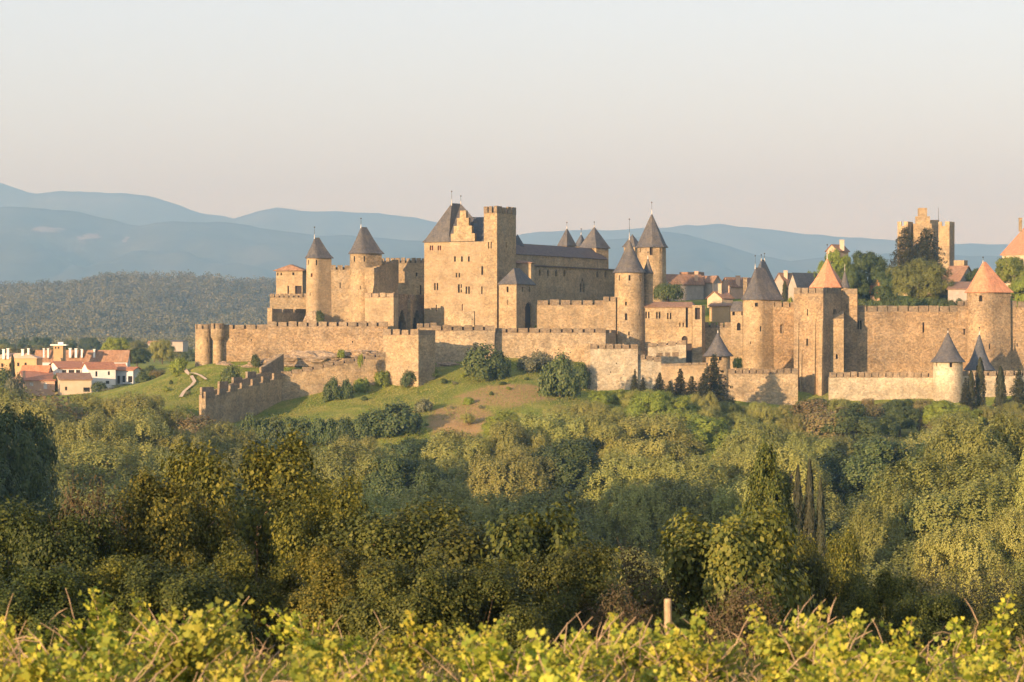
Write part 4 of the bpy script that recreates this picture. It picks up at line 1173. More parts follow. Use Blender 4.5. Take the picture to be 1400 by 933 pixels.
town('brown roofed house right of the dark pyramid roof', 1075, 800, 1056, 1100, 390, 440, 42, 374, 'r', 'brown_tile', 'plaster_grey', chim=[(1074, 371, 380, 5, 'plaster_cream')])
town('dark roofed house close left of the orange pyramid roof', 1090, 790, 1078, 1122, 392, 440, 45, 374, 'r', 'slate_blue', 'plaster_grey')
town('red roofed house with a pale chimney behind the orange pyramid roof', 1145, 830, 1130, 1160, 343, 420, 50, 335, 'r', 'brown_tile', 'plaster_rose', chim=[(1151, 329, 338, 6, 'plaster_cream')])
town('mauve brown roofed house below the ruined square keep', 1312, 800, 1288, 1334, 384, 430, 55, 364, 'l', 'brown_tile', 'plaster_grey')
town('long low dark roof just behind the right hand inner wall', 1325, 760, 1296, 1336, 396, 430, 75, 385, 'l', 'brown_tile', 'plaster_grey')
block('low grey wall block right of the ruined square keep', 1318, 890, 1304, 1323, 356, 400, 60, name='roof_house', cat='house', mat='stone', group=TG)
town('sunlit orange gable wall glimpsed between the trees', 1203, 792, 1190, 1206, 396, 425, 60, 384, 'l', 'orange_tile', 'plaster_rose')
# big orange roof at the right edge
t = town('large building with a bright orange roof at the right picture edge', 1425, 850, 1370, 1480, 348, 410, 62, 290, 'l', 'orange_tile', 'plaster_cream', typ='hip', ridge_len=6.0, over=0.6, chim=[(1395, 299, 312, 4, 'stone')])
# ruined square keep with stepped front
RK = Thing('ruined_keep', 'ruined square keep with a stepped peak between two crenelled turrets', 'castle keep', P(1266, 362, 905), None)
def rk_block(xl, xc, xr, top, alpha, nm, Y=900):
    al = R(alpha); C0 = Vector((xat(xc, Y), Y)); dr = Vector((math.cos(al), math.sin(al))); dl = Vector((-math.sin(al), math.cos(al)))
    def reach(d, px):
        k = (px - CX) / F
        return (k * C0.y - C0.x) / (d.x - k * d.y)
    wr, wl = reach(dr, xr), reach(dl, xl)
    pts = [C0, C0 + dr * wr, C0 + dr * wr + dl * wl, C0 + dl * wl]
    mb = MB(); mb.prism(pts, zat(420, Y), zat(top, Y)); RK.part(nm, mb, M['stone'])
    return pts
pl = rk_block(1227, 1241, 1248, 309, 62, 'turret')
for (pa, pb) in ((1227, 1232), (1236, 1241.3)):
    A, B, L, d, n, f, uc, zc = line_tools(pl[3], pl[0]); mb = MB(); mb.prism([f(uc(pa), 0, -.03), f(uc(pb), 0, -.03), f(uc(pb), 0, .6), f(uc(pa), 0, .6)], zat(310, 900), zat(303, 900)); RK.part('merlon', mb, M['stone'])
A, B, L, d, n, f, uc, zc = line_tools(pl[0], pl[1]); mb = MB(); mb.prism([f(0.7, 0, -.03), f(L, 0, -.03), f(L, 0, .6), f(.7, 0, .6)], zat(310, 900), zat(303, 900)); RK.part('merlon', mb, M['stone'])
pl = rk_block(1283, 1298, 1305, 309, 62, 'turret')
for (pa, pb) in ((1283, 1287.5), (1292, 1298.2)):
    A, B, L, d, n, f, uc, zc = line_tools(pl[3], pl[0]); mb = MB(); mb.prism([f(uc(pa), 0, -.03), f(uc(pb), 0, -.03), f(uc(pb), 0, .6), f(uc(pa), 0, .6)], zat(310, 900), zat(303, 900)); RK.part('merlon', mb, M['stone'])
A, B, L, d, n, f, uc, zc = line_tools(pl[0], pl[1]); mb = MB(); mb.prism([f(0.7, 0, -.03), f(L, 0, -.03), f(L, 0, .6), f(.7, 0, .6)], zat(310, 900), zat(303, 900)); RK.part('merlon', mb, M['stone'])
mb = MB(); Y = 903
for (pa, pb, ya, yb) in [(1248.5, 1276, 420, 313), (1248.5, 1274, 313, 306), (1253, 1271.5, 306, 296), (1256.5, 1267.5, 296, 284.5)]:
    mb.prism([(xat(pa, Y), Y), (xat(pb, Y), Y), (xat(pb, Y), Y + 3), (xat(pa, Y), Y + 3)], zat(ya, Y) - 0.01, zat(yb, Y))
RK.part('stepped_peak', mb, M['stone'])
mb = MB(); mb.prism([(xat(1268, 912), 912), (xat(1284, 912), 912), (xat(1284, 918), 918), (xat(1268, 918), 918)], zat(420, 912), zat(301, 912)); RK.part('rear_wall', mb, M['stone'])
mb = MB(); mb.tube([(xat(1283, 905), 905, zat(312, 905)), (xat(1283, 905), 905, zat(284, 905))], [0.1, 0.05]); RK.part('mast', mb, M['iron'])

# rock outcrops under the left outer wall
def outcrop(label, px, py, Y, wpx, hpx, dm, seed):
    bm = bmesh.new(); bmesh.ops.create_icosphere(bm, subdivisions=4, radius=1)
    s = Y / F
    for v in bm.verts:
        k = 1 + 0.42 * noise.fractal(v.co * 1.6 + Vector((seed, 0, 0)), 0.8, 2.0, 5) + 0.2 * abs(noise.noise(v.co * 4 + Vector((0, seed, 0))))
        v.co = Vector((v.co.x * wpx * s / 2 * k, v.co.y * dm * k, v.co.z * hpx * s * k))
    me_ = bpy.data.meshes.new('rock_outcrop'); bm.to_mesh(me_); bm.free(); me_.materials.append(M['rock'])
    o = bpy.data.objects.new('rock_outcrop', me_); col.objects.link(o)
    o.location = P(px, py, Y); tag(o, label, 'rock', 'rock outcrops')
outcrop('jagged orange rock below the corbelled turret at the left wall', 312, 506, 699, 54, 9, 3.0, 1.3)
outcrop('sloping rock face between the raking wall and the left outer wall', 365, 502, 698, 60, 9, 3.0, 4.1)
outcrop('broad rock shelf at the foot of the higher left outer wall', 420, 495, 693, 100, 13, 4.0, 7.7)
outcrop('narrow rock ledge behind the climbing ramp wall', 486, 487, 694, 60, 9, 3.0, 2.2)
outcrop('pale rubble at the foot of the pitted outer wall', 614, 500, 688, 40, 4, 1.2, 8.4)

# path over the grass at the left
def ribbon(label, pts, w):
    mb = MB(); prev = None
    wp = [hit(px, py, 560, 760) for px, py in pts]
    fine = []
    for a_, b_ in zip(wp[:-1], wp[1:]):
        for k in range(6): fine.append(a_.lerp(b_, k / 6))
    fine.append(wp[-1])
    rows = []
    for i, p in enumerate(fine):
        d = (fine[min(i + 1, len(fine) - 1)] - fine[max(0, i - 1)]); d.z = 0; d.normalize()
        n = Vector((-d.y, d.x, 0))
        rows.append([Vector((q.x, q.y, gz(q.x, q.y) + 0.45)) for q in (p - n * w / 2, p + n * w / 2)])
    for a_, b_ in zip(rows[:-1], rows[1:]):
        mb.poly([a_[0], a_[1], b_[1], b_[0]])
    o = mb.build('path', M['path']); tag(o, kind='structure')
ribbon('', [(247, 546), (252, 538), (262, 530), (266, 524), (262, 517), (256, 512), (252, 507)], 0.9)
ribbon('', [(257, 513), (266, 512.5), (274, 516), (282, 522)], 0.7)

# ------------------------------------------------------------------ village at the left
VG = 'village houses left of the hill'
def house(*a_, **k_):
    k_['group'] = VG
    return town(*a_, **k_)
house('ochre house with a pale hipped roof at the far left', 50, 792, -12, 58, 490, 512, 74, 483, 'l', 'plaster_rose', 'plaster_ochre', typ='hip', ridge_len=7.0, opl=[(25, 496, 501, 3), (35, 496, 501, 3), (3, 497, 502, 3), (14, 497, 502, 3)], chim=[(5, 478.5, 486, 3.1, 'plaster_white'), (11, 477.5, 486, 3.1, 'plaster_white'), (31, 478.5, 486, 3.1, 'plaster_white'), (39, 477.5, 486, 2.5, 'plaster_white')])
house('long building with a dark brown roof and white chimney pots', 174, 820, 48, 178, 492.5, 508, 80, 480, 'l', 'brown_tile', 'plaster_blue', opl=[(104, 495, 498, 3), (125, 495, 498, 3), (149, 495, 498, 3)], chim=[(96, 477.0, 484, 3.1, 'plaster_white'), (104, 477.5, 484, 3.1, 'plaster_white'), (112, 478.5, 484, 2.2, 'plaster_white'), (129, 478.5, 484, 2.5, 'plaster_white'), (60, 477.5, 484, 1.9, 'plaster_white'), (66, 477.5, 484, 1.9, 'plaster_white')])
th = Thing('chimney_tower', 'square ochre tower with a flat white slab cap above the dark roof', 'chimney tower', P(80, 500, 808), VG)
mb = MB(); Y = 808; mb.prism([(xat(73, Y), Y), (xat(86, Y), Y), (xat(88, Y), Y + 2.5), (xat(75, Y), Y + 2.5)], zat(508, Y), zat(473, Y)); th.part('shaft', mb, M['plaster_ochre'])
mb = MB(); mb.prism([(xat(69, Y), Y - .6), (xat(91, Y), Y - .6), (xat(91, Y), Y + 3.2), (xat(69, Y), Y + 3.2)], zat(472.8, Y), zat(471, Y)); th.part('cap', mb, M['plaster_white'])
mb = MB(); mb.prism([(xat(79, Y), Y + .2), (xat(86, Y), Y + .2), (xat(86, Y), Y + 1.6), (xat(79, Y), Y + 1.6)], zat(470.9, Y), zat(468, Y)); th.part('vent', mb, M['plaster_white'])
for px in (76, 80):
    mb = MB(); mb.poly([(xat(px - 1, Y), Y - .02, zat(477, Y)), (xat(px + 1, Y), Y - .02, zat(477, Y)), (xat(px + 1, Y), Y - .02, zat(474.5, Y)), (xat(px - 1, Y), Y - .02, zat(474.5, Y))]); th.part('opening', mb, M['dark'])
house('white gabled house with a red roof and a shadowed balcony row', 81, 786, 65, 117, 504.5, 525, 22, 495.5, 'r', 'red_tile', 'plaster_white', opr=[(88, 506, 511.5, 6, 'doorway'), (98, 506, 511.5, 8, 'doorway'), (107, 506, 511.5, 6, 'doorway')])
house('rose walled house with a low red roof and pale shutters', 34, 768, 24, 75, 521, 540, 15, 509.5, 'r', 'red_tile', 'plaster_rose', opr=[(43, 523, 528, 5, 'window', None, 'shutter'), (62, 523, 532, 5, 'window', None, 'shutter')], chim=[(33, 508, 516, 3, 'plaster_rose')])
house('cream house with a grey pink roof and a dark garage door', 82, 764, 76, 125, 520, 540, 15, 511.5, 'r', 'brown_tile', 'plaster_cream', opr=[(90.5, 529, 534, 3), (118.5, 530, 536, 9, 'garage_door')])
house('two storey white house with rose gable in the middle of the village', 121, 780, 112, 158, 505, 530, 22, 496.5, 'r', 'red_tile', 'plaster_white', opr=[(132, 508, 515, 3), (149, 508, 513, 3), (147, 521, 525, 5, 'doorway')])
house('small bright orange roof behind the two storey white house', 158, 800, 152, 173, 505.5, 520, 30, 498.5, 'r', 'orange_tile', 'plaster_white')
house('bluish white house with red roof at the right of the village', 182, 786, 157, 194, 507, 530, 68, 503, 'l', 'red_tile', 'plaster_blue', opl=[(162, 514, 525, 4, 'doorway'), (169, 514, 523, 4, 'window'), (178, 514.5, 523, 6, 'window')])
house('low tiled shed roof at the bottom left of the village', 26, 758, -8, 32, 524, 540, 75, 517, 'l', 'brown_tile', 'plaster_rose')
house('reddish lean to roof between the ochre house and the gabled house', 66, 782, 30, 70, 507, 520, 70, 501, 'l', 'red_tile', 'plaster_rose')
# farther buildings on the plain
FG = 'far buildings on the plain'
def farhouse(label, xc, Y, xl, xr, eave, bot, ridge, wm='plaster_white', rm='brown_tile', al=65):
    return town(label, xc, Y, xl, xr, eave, bot, al, ridge, 'l', rm, wm, group=FG)
farhouse('long white shed far off beside the end tower of the wall', 250, 1500, 221, 257, 467.5, 475, 466, 'plaster_grey', 'slate')
farhouse('pink gabled farm left of the far white shed', 215, 1350, 202, 219, 469.5, 474, 467, 'plaster_grey', 'brown_tile')
# ------------------------------------------------------------------ vegetation
def mesh_polys(name, V, mat):
    """V: (n, k, 3) array, one k-gon per row, every leaf an island of its own"""
    n, k, _ = V.shape
    me_ = bpy.data.meshes.new(name)
    me_.vertices.add(n * k); me_.loops.add(n * k); me_.polygons.add(n)
    me_.vertices.foreach_set('co', V.reshape(-1).astype(np.float32))
    me_.loops.foreach_set('vertex_index', np.arange(n * k, dtype=np.int32))
    me_.polygons.foreach_set('loop_start', np.arange(0, n * k, k, dtype=np.int32))
    me_.update(calc_edges=True)
    me_.materials.append(mat)
    return me_

def unit(v):
    return v / np.maximum(1e-9, np.linalg.norm(v, axis=-1, keepdims=True))

def leaves(c, nrm, size, aspect=0.7, fold=0.0, up=None):
    """rhombic leaves at centres c with rough normals nrm"""
    n = len(c)
    r = rng.normal(size=(n, 3))
    if up is not None: r = r * 0.45 + np.array(up)
    t = unit(np.cross(nrm, r)); b_ = unit(np.cross(nrm, t))
    if up is not None: t, b_ = b_, t
    s = (size * rng.uniform(0.65, 1.35, n))[:, None]
    a0 = c - t * s * 0.5
    a1 = c + b_ * s * 0.5 * aspect + t * s * 0.05
    a2 = c + t * s * 0.5
    a3 = c - b_ * s * 0.5 * aspect + t * s * 0.05
    return np.stack([a0, a1, a2, a3], 1)

def crown_lobes(H, Rr, h0, nl, lob, seed, top_heavy=0.0, m=70, k=12, sig=0.07, leaf=0.4, stretch=1.3, upleaf=False, sprig=0.0):
    g = np.random.default_rng(seed)
    cz_, az = (H + h0) / 2, (H - h0) / 2
    cs, rs = [], []
    tries = 0
    while len(cs) < nl and tries < 4000:
        tries += 1
        p = unit(g.normal(size=3)) * g.uniform(0.35, 1.0) ** 0.5
        if p[2] < -0.75: continue
        r = Rr * lob * g.uniform(0.75, 1.3)
        q = np.array([p[0] * (Rr - r * 0.9), p[1] * (Rr - r * 0.9), cz_ + p[2] * (az - r * 0.85)])
        wid = 1 - top_heavy * max(0, (q[2] - cz_) / az)
        q[0] *= wid; q[1] *= wid
        if all(np.linalg.norm(q - o) > 0.55 * max(r, ro) for o, ro in zip(cs, rs)):
            cs.append(q); rs.append(r)
    pts, nr_ = [], []
    for q, r in zip(cs, rs):
        d = unit(g.normal(size=(m, 3)))
        d = d[d[:, 2] > -0.55]
        sc = g.uniform(0.72, 1.08, len(d))[:, None]
        cl = q + d * r * sc * np.array([1, 1, 1.08])
        keep = np.ones(len(cl), bool)
        for o, ro in zip(cs, rs):
            if o is q: continue
            keep &= np.linalg.norm(cl - o, axis=1) > 0.78 * ro
        cl, d = cl[keep], d[keep]
        lf = np.repeat(cl, k, 0) + g.normal(size=(len(cl) * k, 3)) * Rr * sig * np.array([1, 1, stretch])
        if sprig:
            t = np.abs(g.normal(size=len(lf)))[:, None]
            lf += t * sprig * np.array([0, 0, 1.0]) * (g.random(len(lf))[:, None] < 0.25)
        pts.append(lf); nr_.append(np.repeat(d, k, 0))
    pts = np.concatenate(pts); nr_ = np.concatenate(nr_)
    glob = unit((pts - np.array([0, 0, cz_ - 0.15 * az])) / np.array([Rr, Rr, az]))
    nr_ = unit(nr_ * 0.75 + glob * 0.6 + g.normal(size=nr_.shape) * 0.42 + np.array([0, 0, 0.1]))
    return leaves(pts, nr_, leaf, 0.75, up=(0, 0, 1) if upleaf else None), cs

def trunk_mb(H, h0, r, targets, seed, lim=7):
    mb = MB(); g = random.Random(seed)
    top = h0 + (H - h0) * 0.55
    pts = [Vector((g.uniform(-.02, .02) * H * t, g.uniform(-.02, .02) * H * t, top * t - (0.8 if t == 0 else 0))) for t in (0, .25, .5, .75, 1)]
    mb.tube(pts, [r * 1.3, r, r * .8, r * .55, r * .25], 7)
    for q in targets[:lim]:
        z0 = min(q[2] * 0.75, top * 0.9) * g.uniform(0.6, 0.95)
        a_ = Vector((0, 0, z0)); b_ = Vector(q); mid = a_.lerp(b_, 0.5) + Vector((0, 0, 0.08 * H * g.uniform(-.3, .8)))
        mb.tube([a_, mid, b_], [r * .5, r * .33, r * .1], 5)
    return mb

PROTO = {}
GROUNDED = ('bush', 'greybush', 'olivebush', 'hedge', 'hedgedark', 'rust', 'glossy', 'bigleaf')
def proto(key, crown_mesh, trunk, H, Rr, bark='bark'):
    if key in GROUNDED:
        co = np.empty(len(crown_mesh.vertices) * 3, np.float32); crown_mesh.vertices.foreach_get('co', co); co = co.reshape(-1, 3)
        lo, hi = np.percentile(co[:, 2], 0.5), co[:, 2].max()
        co[:, 2] = hi - (hi - co[:, 2]) * (hi + 0.15) / (hi - lo)
        crown_mesh.vertices.foreach_set('co', co.reshape(-1)); crown_mesh.update()
    ts = trunk.build('trunk', M[bark])
    tm = ts.data; bpy.data.objects.remove(ts)
    co = np.empty(len(crown_mesh.vertices) * 3, np.float32); crown_mesh.vertices.foreach_get('co', co); co = co.reshape(-1, 3)
    H = float(np.percentile(co[:, 2], 99.6)); Rr = float(np.percentile(np.hypot(co[:, 0], co[:, 1]), 96))
    PROTO.setdefault(key, []).append((crown_mesh, tm, H, Rr))

def mk_lobed(key, mat, n, H, Rr, h0, nl, lob, bark='bark', seed0=0, rt=0.35, lim=7, **kw):
    for i in range(n):
        V, cs = crown_lobes(H, Rr, h0, nl, lob, seed0 + i * 17 + 3, **kw)
        proto(key, mesh_polys('crown', V, M[mat]), trunk_mb(H, h0, rt, cs, seed0 + i, lim), H, Rr, bark)

mk_lobed('olive', 'leaf_olive', 6, 20, 9, 1.5, 44, 0.215, seed0=10, m=92, k=20, sig=0.024, leaf=0.29, stretch=1.9, sprig=0.7)
mk_lobed('giant', 'leaf_olive', 3, 22, 11, 1.5, 50, 0.19, seed0=50, m=120, k=32, sig=0.018, leaf=0.24, stretch=1.5, sprig=0.4)
mk_lobed('green', 'leaf_green', 3, 19, 8.5, 1.5, 38, 0.23, seed0=70, m=100, k=20, sig=0.028, leaf=0.34, stretch=1.2)
mk_lobed('dark', 'leaf_dark', 3, 18, 8, 1.2, 36, 0.23, seed0=130, m=100, k=18, sig=0.03, leaf=0.33)
mk_lobed('brown', 'leaf_brown', 2, 10, 5.5, 1.0, 18, 0.32, seed0=170, m=60, k=9, sig=0.06, leaf=0.42, stretch=1.5, sprig=0.4)
mk_lobed('bush', 'leaf_dark', 2, 5, 3.2, 0.1, 12, 0.36, seed0=210, rt=0.15, m=70, k=9, sig=0.07, leaf=0.36)
mk_lobed('greybush', 'leaf_grey', 2, 5, 3.2, 0.1, 12, 0.34, seed0=240, rt=0.15, m=60, k=8, sig=0.08, leaf=0.36)
mk_lobed('olivebush', 'leaf_green', 2, 5, 3.2, 0.1, 12, 0.36, seed0=260, rt=0.15, m=70, k=9, sig=0.07, leaf=0.36)
# umbrella pine
V, cs = crown_lobes(10, 6, 6.2, 22, 0.27, 301, m=70, k=10, sig=0.05, leaf=0.4)
proto('pine', mesh_polys('crown', V, M['leaf_dark']), trunk_mb(10, 6, 0.3, cs, 301), 10, 6)
# columnar cypress
for i in range(2):
    g = np.random.default_rng(400 + i)
    n = 9500
    z = g.random(n) ** 0.9
    rad = 1.0 * np.minimum(1, (z / 0.12) ** 0.7) * np.clip(1.02 - z ** 3.0, 0.02, 1) ** 0.7
    a_ = g.uniform(0, 2 * math.pi, n)
    lum = 1 + 0.22 * np.sin(a_ * 3 + z * 14 + i) + 0.16 * np.sin(a_ * 5 - z * 31)
    rr = rad * lum * g.uniform(0.7, 1.05, n)
    c = np.stack([rr * np.cos(a_), rr * np.sin(a_), 0.3 + z * 15.7], 1)
    nr_ = unit(np.stack([np.cos(a_), np.sin(a_), 0.4 + 0 * a_], 1) + g.normal(size=(n, 3)) * .35)
    proto('cypress', mesh_polys('crown', leaves(c, nr_, 0.32, 0.5, up=(0, 0, 1)), M['needle']), trunk_mb(16, 1, 0.2, [], 5), 16, 1.0)
# fir / cedar with layered boughs
def conifer(key, H, Rr, tiers, seed, droop, power, flat, leaf, h0=0.06, nper=9, mat='needle'):
    g = np.random.default_rng(seed); cl = []; nn = []; mb = MB()
    mb.tube([(0, 0, -0.8), (0, 0, H * .5), (0, 0, H * .97)], [0.028 * H * .6, 0.018 * H * .6, 0.02], 6)
    for t in range(tiers):
        f_ = h0 + (1 - h0) * (t + g.uniform(-.2, .2)) / tiers
        L = Rr * max(0.05, (1 - f_)) ** power
        nb = max(4, int(nper * (1 - 0.4 * f_)))
        for b_ in range(nb):
            az = 2 * math.pi * (b_ + g.uniform(-.3, .3)) / nb + t * 0.7
            Lb = L * g.uniform(0.5, 1.15)
            k = max(14, int(170 * Lb / Rr))
            s_ = g.random(k) ** 0.7
            zz = f_ * H + Lb * s_ * flat - droop * Lb * s_ ** 2
            wid = 0.30 * Lb * (1.15 - s_)
            off = g.normal(size=k) * wid
            p = np.stack([np.cos(az) * Lb * s_ - np.sin(az) * off, np.sin(az) * Lb * s_ + np.cos(az) * off, zz + g.normal(size=k) * 0.05 * Rr], 1)
            cl.append(p); nn.append(np.tile([0.3 * math.cos(az), 0.3 * math.sin(az), 1], (k, 1)))
    cl = np.concatenate(cl); nn = unit(np.concatenate(nn) + g.normal(size=cl.shape) * .5)
    proto(key, mesh_polys('crown', leaves(cl, nn, leaf, 0.5), M[mat]), mb, H, Rr)
conifer('fir', 12, 3.2, 24, 501, 0.35, 0.8, 0.05, 0.30)
conifer('fir', 12, 3.0, 22, 507, 0.3, 0.75, 0.15, 0.30)
conifer('cedar', 16, 6.0, 30, 521, 0.25, 0.5, 0.12, 0.40, h0=0.1, nper=9)
conifer('cedar', 16, 5.6, 28, 527, 0.2, 0.45, 0.25, 0.40, h0=0.1, nper=9)

LM = [(60, 'left picture edge'), (170, 'white village houses'), (265, 'left end tower'), (345, 'down going ramp wall'), (450, 'sunlit ramp wall'), (540, 'square bastion'), (640, 'tawny bank'), (735, 'round bush by the wall'),
      (830, 'pale bastion corner'), (920, 'fir row'), (1000, 'small watch turret'), (1075, 'striped outer wall'), (1160, 'beaked tower'), (1250, 'pale low wall'), (1320, 'round outer tower'), (9999, 'right picture edge')]
def zone(px):
    for a_, b_ in LM:
        if px < a_ + 45 or a_ == 9999: return b_

COUNT = {}
def plant(key, name, label, cat, px, top, Y, wpx, group, base=None, sink=0.0, squash=None, i=None, crown='crown'):
    """set a copy of a prototype on the ground at column px, distance Y, its top at row `top` and its width wpx photograph pixels"""
    lst = PROTO[key]
    COUNT[key] = COUNT.get(key, -1) + 1
    cm, tm, H, Rr = lst[(COUNT[key] if i is None else i) % len(lst)]
    x = xat(px, Y); g0 = gz(x, Y) if base is None else zat(base, Y)
    h = zat(top, Y) - g0
    if h < (2.2 if name == 'broadleaf_tree' else 0.6): return None
    w = wpx * Y / F
    if name == 'broadleaf_tree': w = min(w, h * 1.25)
    o = bpy.data.objects.new(name, None); o.empty_display_size = 0.5; col.objects.link(o)
    o.location = (x, Y, g0 - sink)
    o.rotation_euler = (0, 0, random.uniform(0, 6.283))
    o.scale = (w / (2 * Rr), w / (2 * Rr), (h + sink) / H)
    tag(o, label, cat, group)
    for nm, me_ in ((crown, cm), ('trunk', tm)):
        c = bpy.data.objects.new(nm, me_); col.objects.link(c); c.parent = o
    return o

VW = 'trees of the wooded valley'
ADJ = {'olive': 'olive green feathery', 'green': 'fresh green leafy', 'dark': 'dark green', 'brown': 'brownish budding'}
def row(Y, prof_, x0, x1, wpx, rown, kinds, jit=10, skip=(), step=0.66):
    px = x0
    while px < x1:
        w = wpx * random.uniform(0.8, 1.3)
        if not any(a_ < px < b_ for a_, b_ in skip):
            kd = kinds(px) if callable(kinds) else random.choice(kinds)
            Yj = Y + random.uniform(-14, 14)
            size = 'broad' if w > wpx * 1.08 else 'slim' if w < wpx * 0.92 else 'round'
            plant(kd, 'broadleaf_tree', f'{size} {ADJ[kd]} tree, {rown}, below the {zone(px)}', 'tree', px, prof(prof_, px) + random.uniform(-jit * 1.2, jit * 1.8), Yj, w * 1.25, VW)
        px += w * step

def kA(px):
    if 815 < px < 1000: return random.choice(['green', 'green', 'green', 'olive'])
    if 1085 < px < 1280: return random.choice(['brown', 'olive', 'brown', 'dark'])
    return random.choice(['olive', 'olive', 'green'])
row(640, [(600, 585), (640, 574), (690, 566), (760, 556), (830, 538), (900, 531), (950, 537), (1000, 552), (1050, 554), (1090, 553), (1150, 540), (1200, 545), (1260, 551), (1330, 545), (1400, 552), (1500, 552)], 700, 1490, 52, 'hindmost row', kA, 6, step=0.55)
row(622, [(600, 582), (640, 571), (690, 562), (760, 552), (830, 545), (900, 540), (950, 546), (1000, 560), (1050, 563), (1090, 562), (1150, 551), (1200, 556), (1260, 562), (1330, 552), (1400, 562), (1500, 562)], 640, 1490, 74, 'fifth row', kA, 7, step=0.55)
row(661, [(800, 556), (900, 552), (1000, 555), (1100, 553), (1150, 545), (1250, 552), (1320, 554), (1500, 552)], 815, 1490, 28, 'shrubby edge under the wall', lambda px: random.choice(['brown', 'dark', 'olive']) if px > 1080 else random.choice(['green', 'olive', 'dark']), 4, step=0.5)
row(612, [(-90, 536), (0, 535), (100, 538), (200, 545), (270, 558), (320, 574)], -80, 318, 96, 'hindmost row', ['olive', 'olive', 'olive', 'brown'], 6)
row(572, [(-90, 556), (0, 553), (100, 558), (200, 568), (300, 588), (345, 602), (420, 600), (500, 604), (560, 602), (620, 585), (700, 570), (800, 562), (900, 566), (1000, 574), (1100, 582), (1200, 584), (1300, 572), (1500, 576)], -80, 1490, 96, 'fourth row', lambda px: random.choice(['green', 'olive', 'green']) if 740 < px < 960 else random.choice(['olive', 'olive', 'olive', 'olive', 'dark']), 9)
row(480, [(-90, 598), (200, 612), (300, 622), (400, 614), (500, 615), (600, 618), (700, 616), (800, 614), (900, 616), (1000, 618), (1100, 612), (1200, 610), (1300, 596), (1500, 590)], -80, 1490, 118, 'third row', ['olive', 'olive', 'olive', 'olive', 'dark'], 11)
row(385, [(-90, 648), (300, 668), (400, 664), (500, 658), (600, 660), (700, 664), (800, 666), (900, 662), (1000, 668), (1100, 664), (1200, 665), (1300, 630), (1500, 606)], -90, 1500, 132, 'second row', ['olive', 'olive', 'dark', 'olive'], 11, skip=[(1230, 1420)])
row(300, [(-90, 716), (500, 728), (700, 732), (900, 738), (1100, 745), (1200, 760), (1500, 738)], 60, 1500, 140, 'nearest row', ['dark', 'olive', 'olive'], 12)
# dark tree at the left edge, big plane trees at the right
plant('dark', 'broadleaf_tree', 'large dark green tree filling the left picture edge', 'tree', 12, 566, 300, 140, VW)
plant('dark', 'broadleaf_tree', 'second dark green tree leaning out at the left picture edge', 'tree', -45, 580, 290, 150, VW)
plant('dark', 'broadleaf_tree', 'lower dark green tree in front of the large dark one at left', 'tree', 52, 640, 285, 90, VW)
plant('giant', 'broadleaf_tree', 'huge olive gold tree with a broad sloping crown at right', 'tree', 1300, 628, 330, 300, VW, i=1)
plant('giant', 'broadleaf_tree', 'tall olive gold tree behind the huge one at the right picture edge', 'tree', 1372, 572, 362, 240, VW, i=3)
plant('giant', 'broadleaf_tree', 'olive gold tree cut by the right picture edge', 'tree', 1455, 600, 325, 230, VW, i=0)
plant('giant', 'broadleaf_tree', 'left shoulder tree leaning against the huge olive gold tree', 'tree', 1222, 676, 322, 150, VW, i=2)
plant('giant', 'broadleaf_tree', 'lower olive gold tree in front of the huge one', 'tree', 1350, 700, 300, 190, VW, i=4)
for px, top, w, lb in ((1091, 638, 21, 'left slim dark cypress of the three standing in the valley'), (1107, 630, 21, 'tallest middle cypress of the three standing in the valley'), (1122, 655, 20, 'right short cypress of the three standing in the valley')):
    plant('cypress', 'cypress_tree', lb, 'cypress', px, top, 300, w, 'cypresses in the valley')
PROTO['cone'] = []
M['leaf_coneleaf'] = leaf_mat('evergreen_leaf', [(0.035, 0.055, 0.010), (0.07, 0.095, 0.016), (0.14, 0.15, 0.024)], 0.15, 0.02, 0.2)
V, cs = crown_lobes(20, 5.0, 0.5, 60, 0.23, 611, top_heavy=0.6, m=110, k=16, sig=0.035, leaf=0.24)
proto('cone', mesh_polys('crown', V, M['leaf_coneleaf']), trunk_mb(20, 1, 0.35, cs, 611), 20, 5.0)
plant('cone', 'evergreen_tree', 'pointed dark evergreen standing left of the three cypresses', 'evergreen tree', 1046, 616, 175, 100, None)
plant('cone', 'evergreen_tree', 'lower right companion of the pointed dark evergreen', 'evergreen tree', 1070, 660, 178, 62, None)

# conifers and bushes near the walls
FR = 'conifers before the walls'
for px, top, w, Y, lb in ((868, 506, 17, 668, 'thin young fir at the left end of the fir row'), (879, 517, 20, 664, 'small fir just right of the thin young one'), (902, 511, 35, 664, 'dark fir in the middle of the fir row'), (916, 522, 27, 660, 'low fir between two darker ones'),
                          (930, 506, 37, 664, 'dark pointed fir before the smooth sweeping wall'), (946, 516, 35, 658, 'bushy fir left of the biggest fir'), (976, 487, 64, 660, 'biggest fir standing before the small watch turret'), (962, 512, 35, 655, 'lower fir leaning on the biggest fir')):
    plant('fir', 'fir_tree', lb, 'fir tree', px, top, Y, w, FR)
for px, top, w, Y, lb in ((1340, 489, 16, 664, 'tall columnar cypress before the flared slate cone'), (1328, 507, 14, 661, 'shorter columnar cypress left of the tall one by the round outer tower'), (1368, 501, 17, 655, 'free standing dark cypress at the right outer wall')):
    plant('cypress', 'cypress_tree', lb, 'cypress', px, top, Y, w, FR)
plant('fir', 'fir_tree', 'dark spreading conifer at the right picture edge before the wall', 'fir tree', 1393, 507, 655, 44, FR)
plant('fir', 'fir_tree', 'slight dark conifer beside the round outer tower', 'fir tree', 1320, 518, 660, 20, FR)
HB = 'bushes on the castle slope'
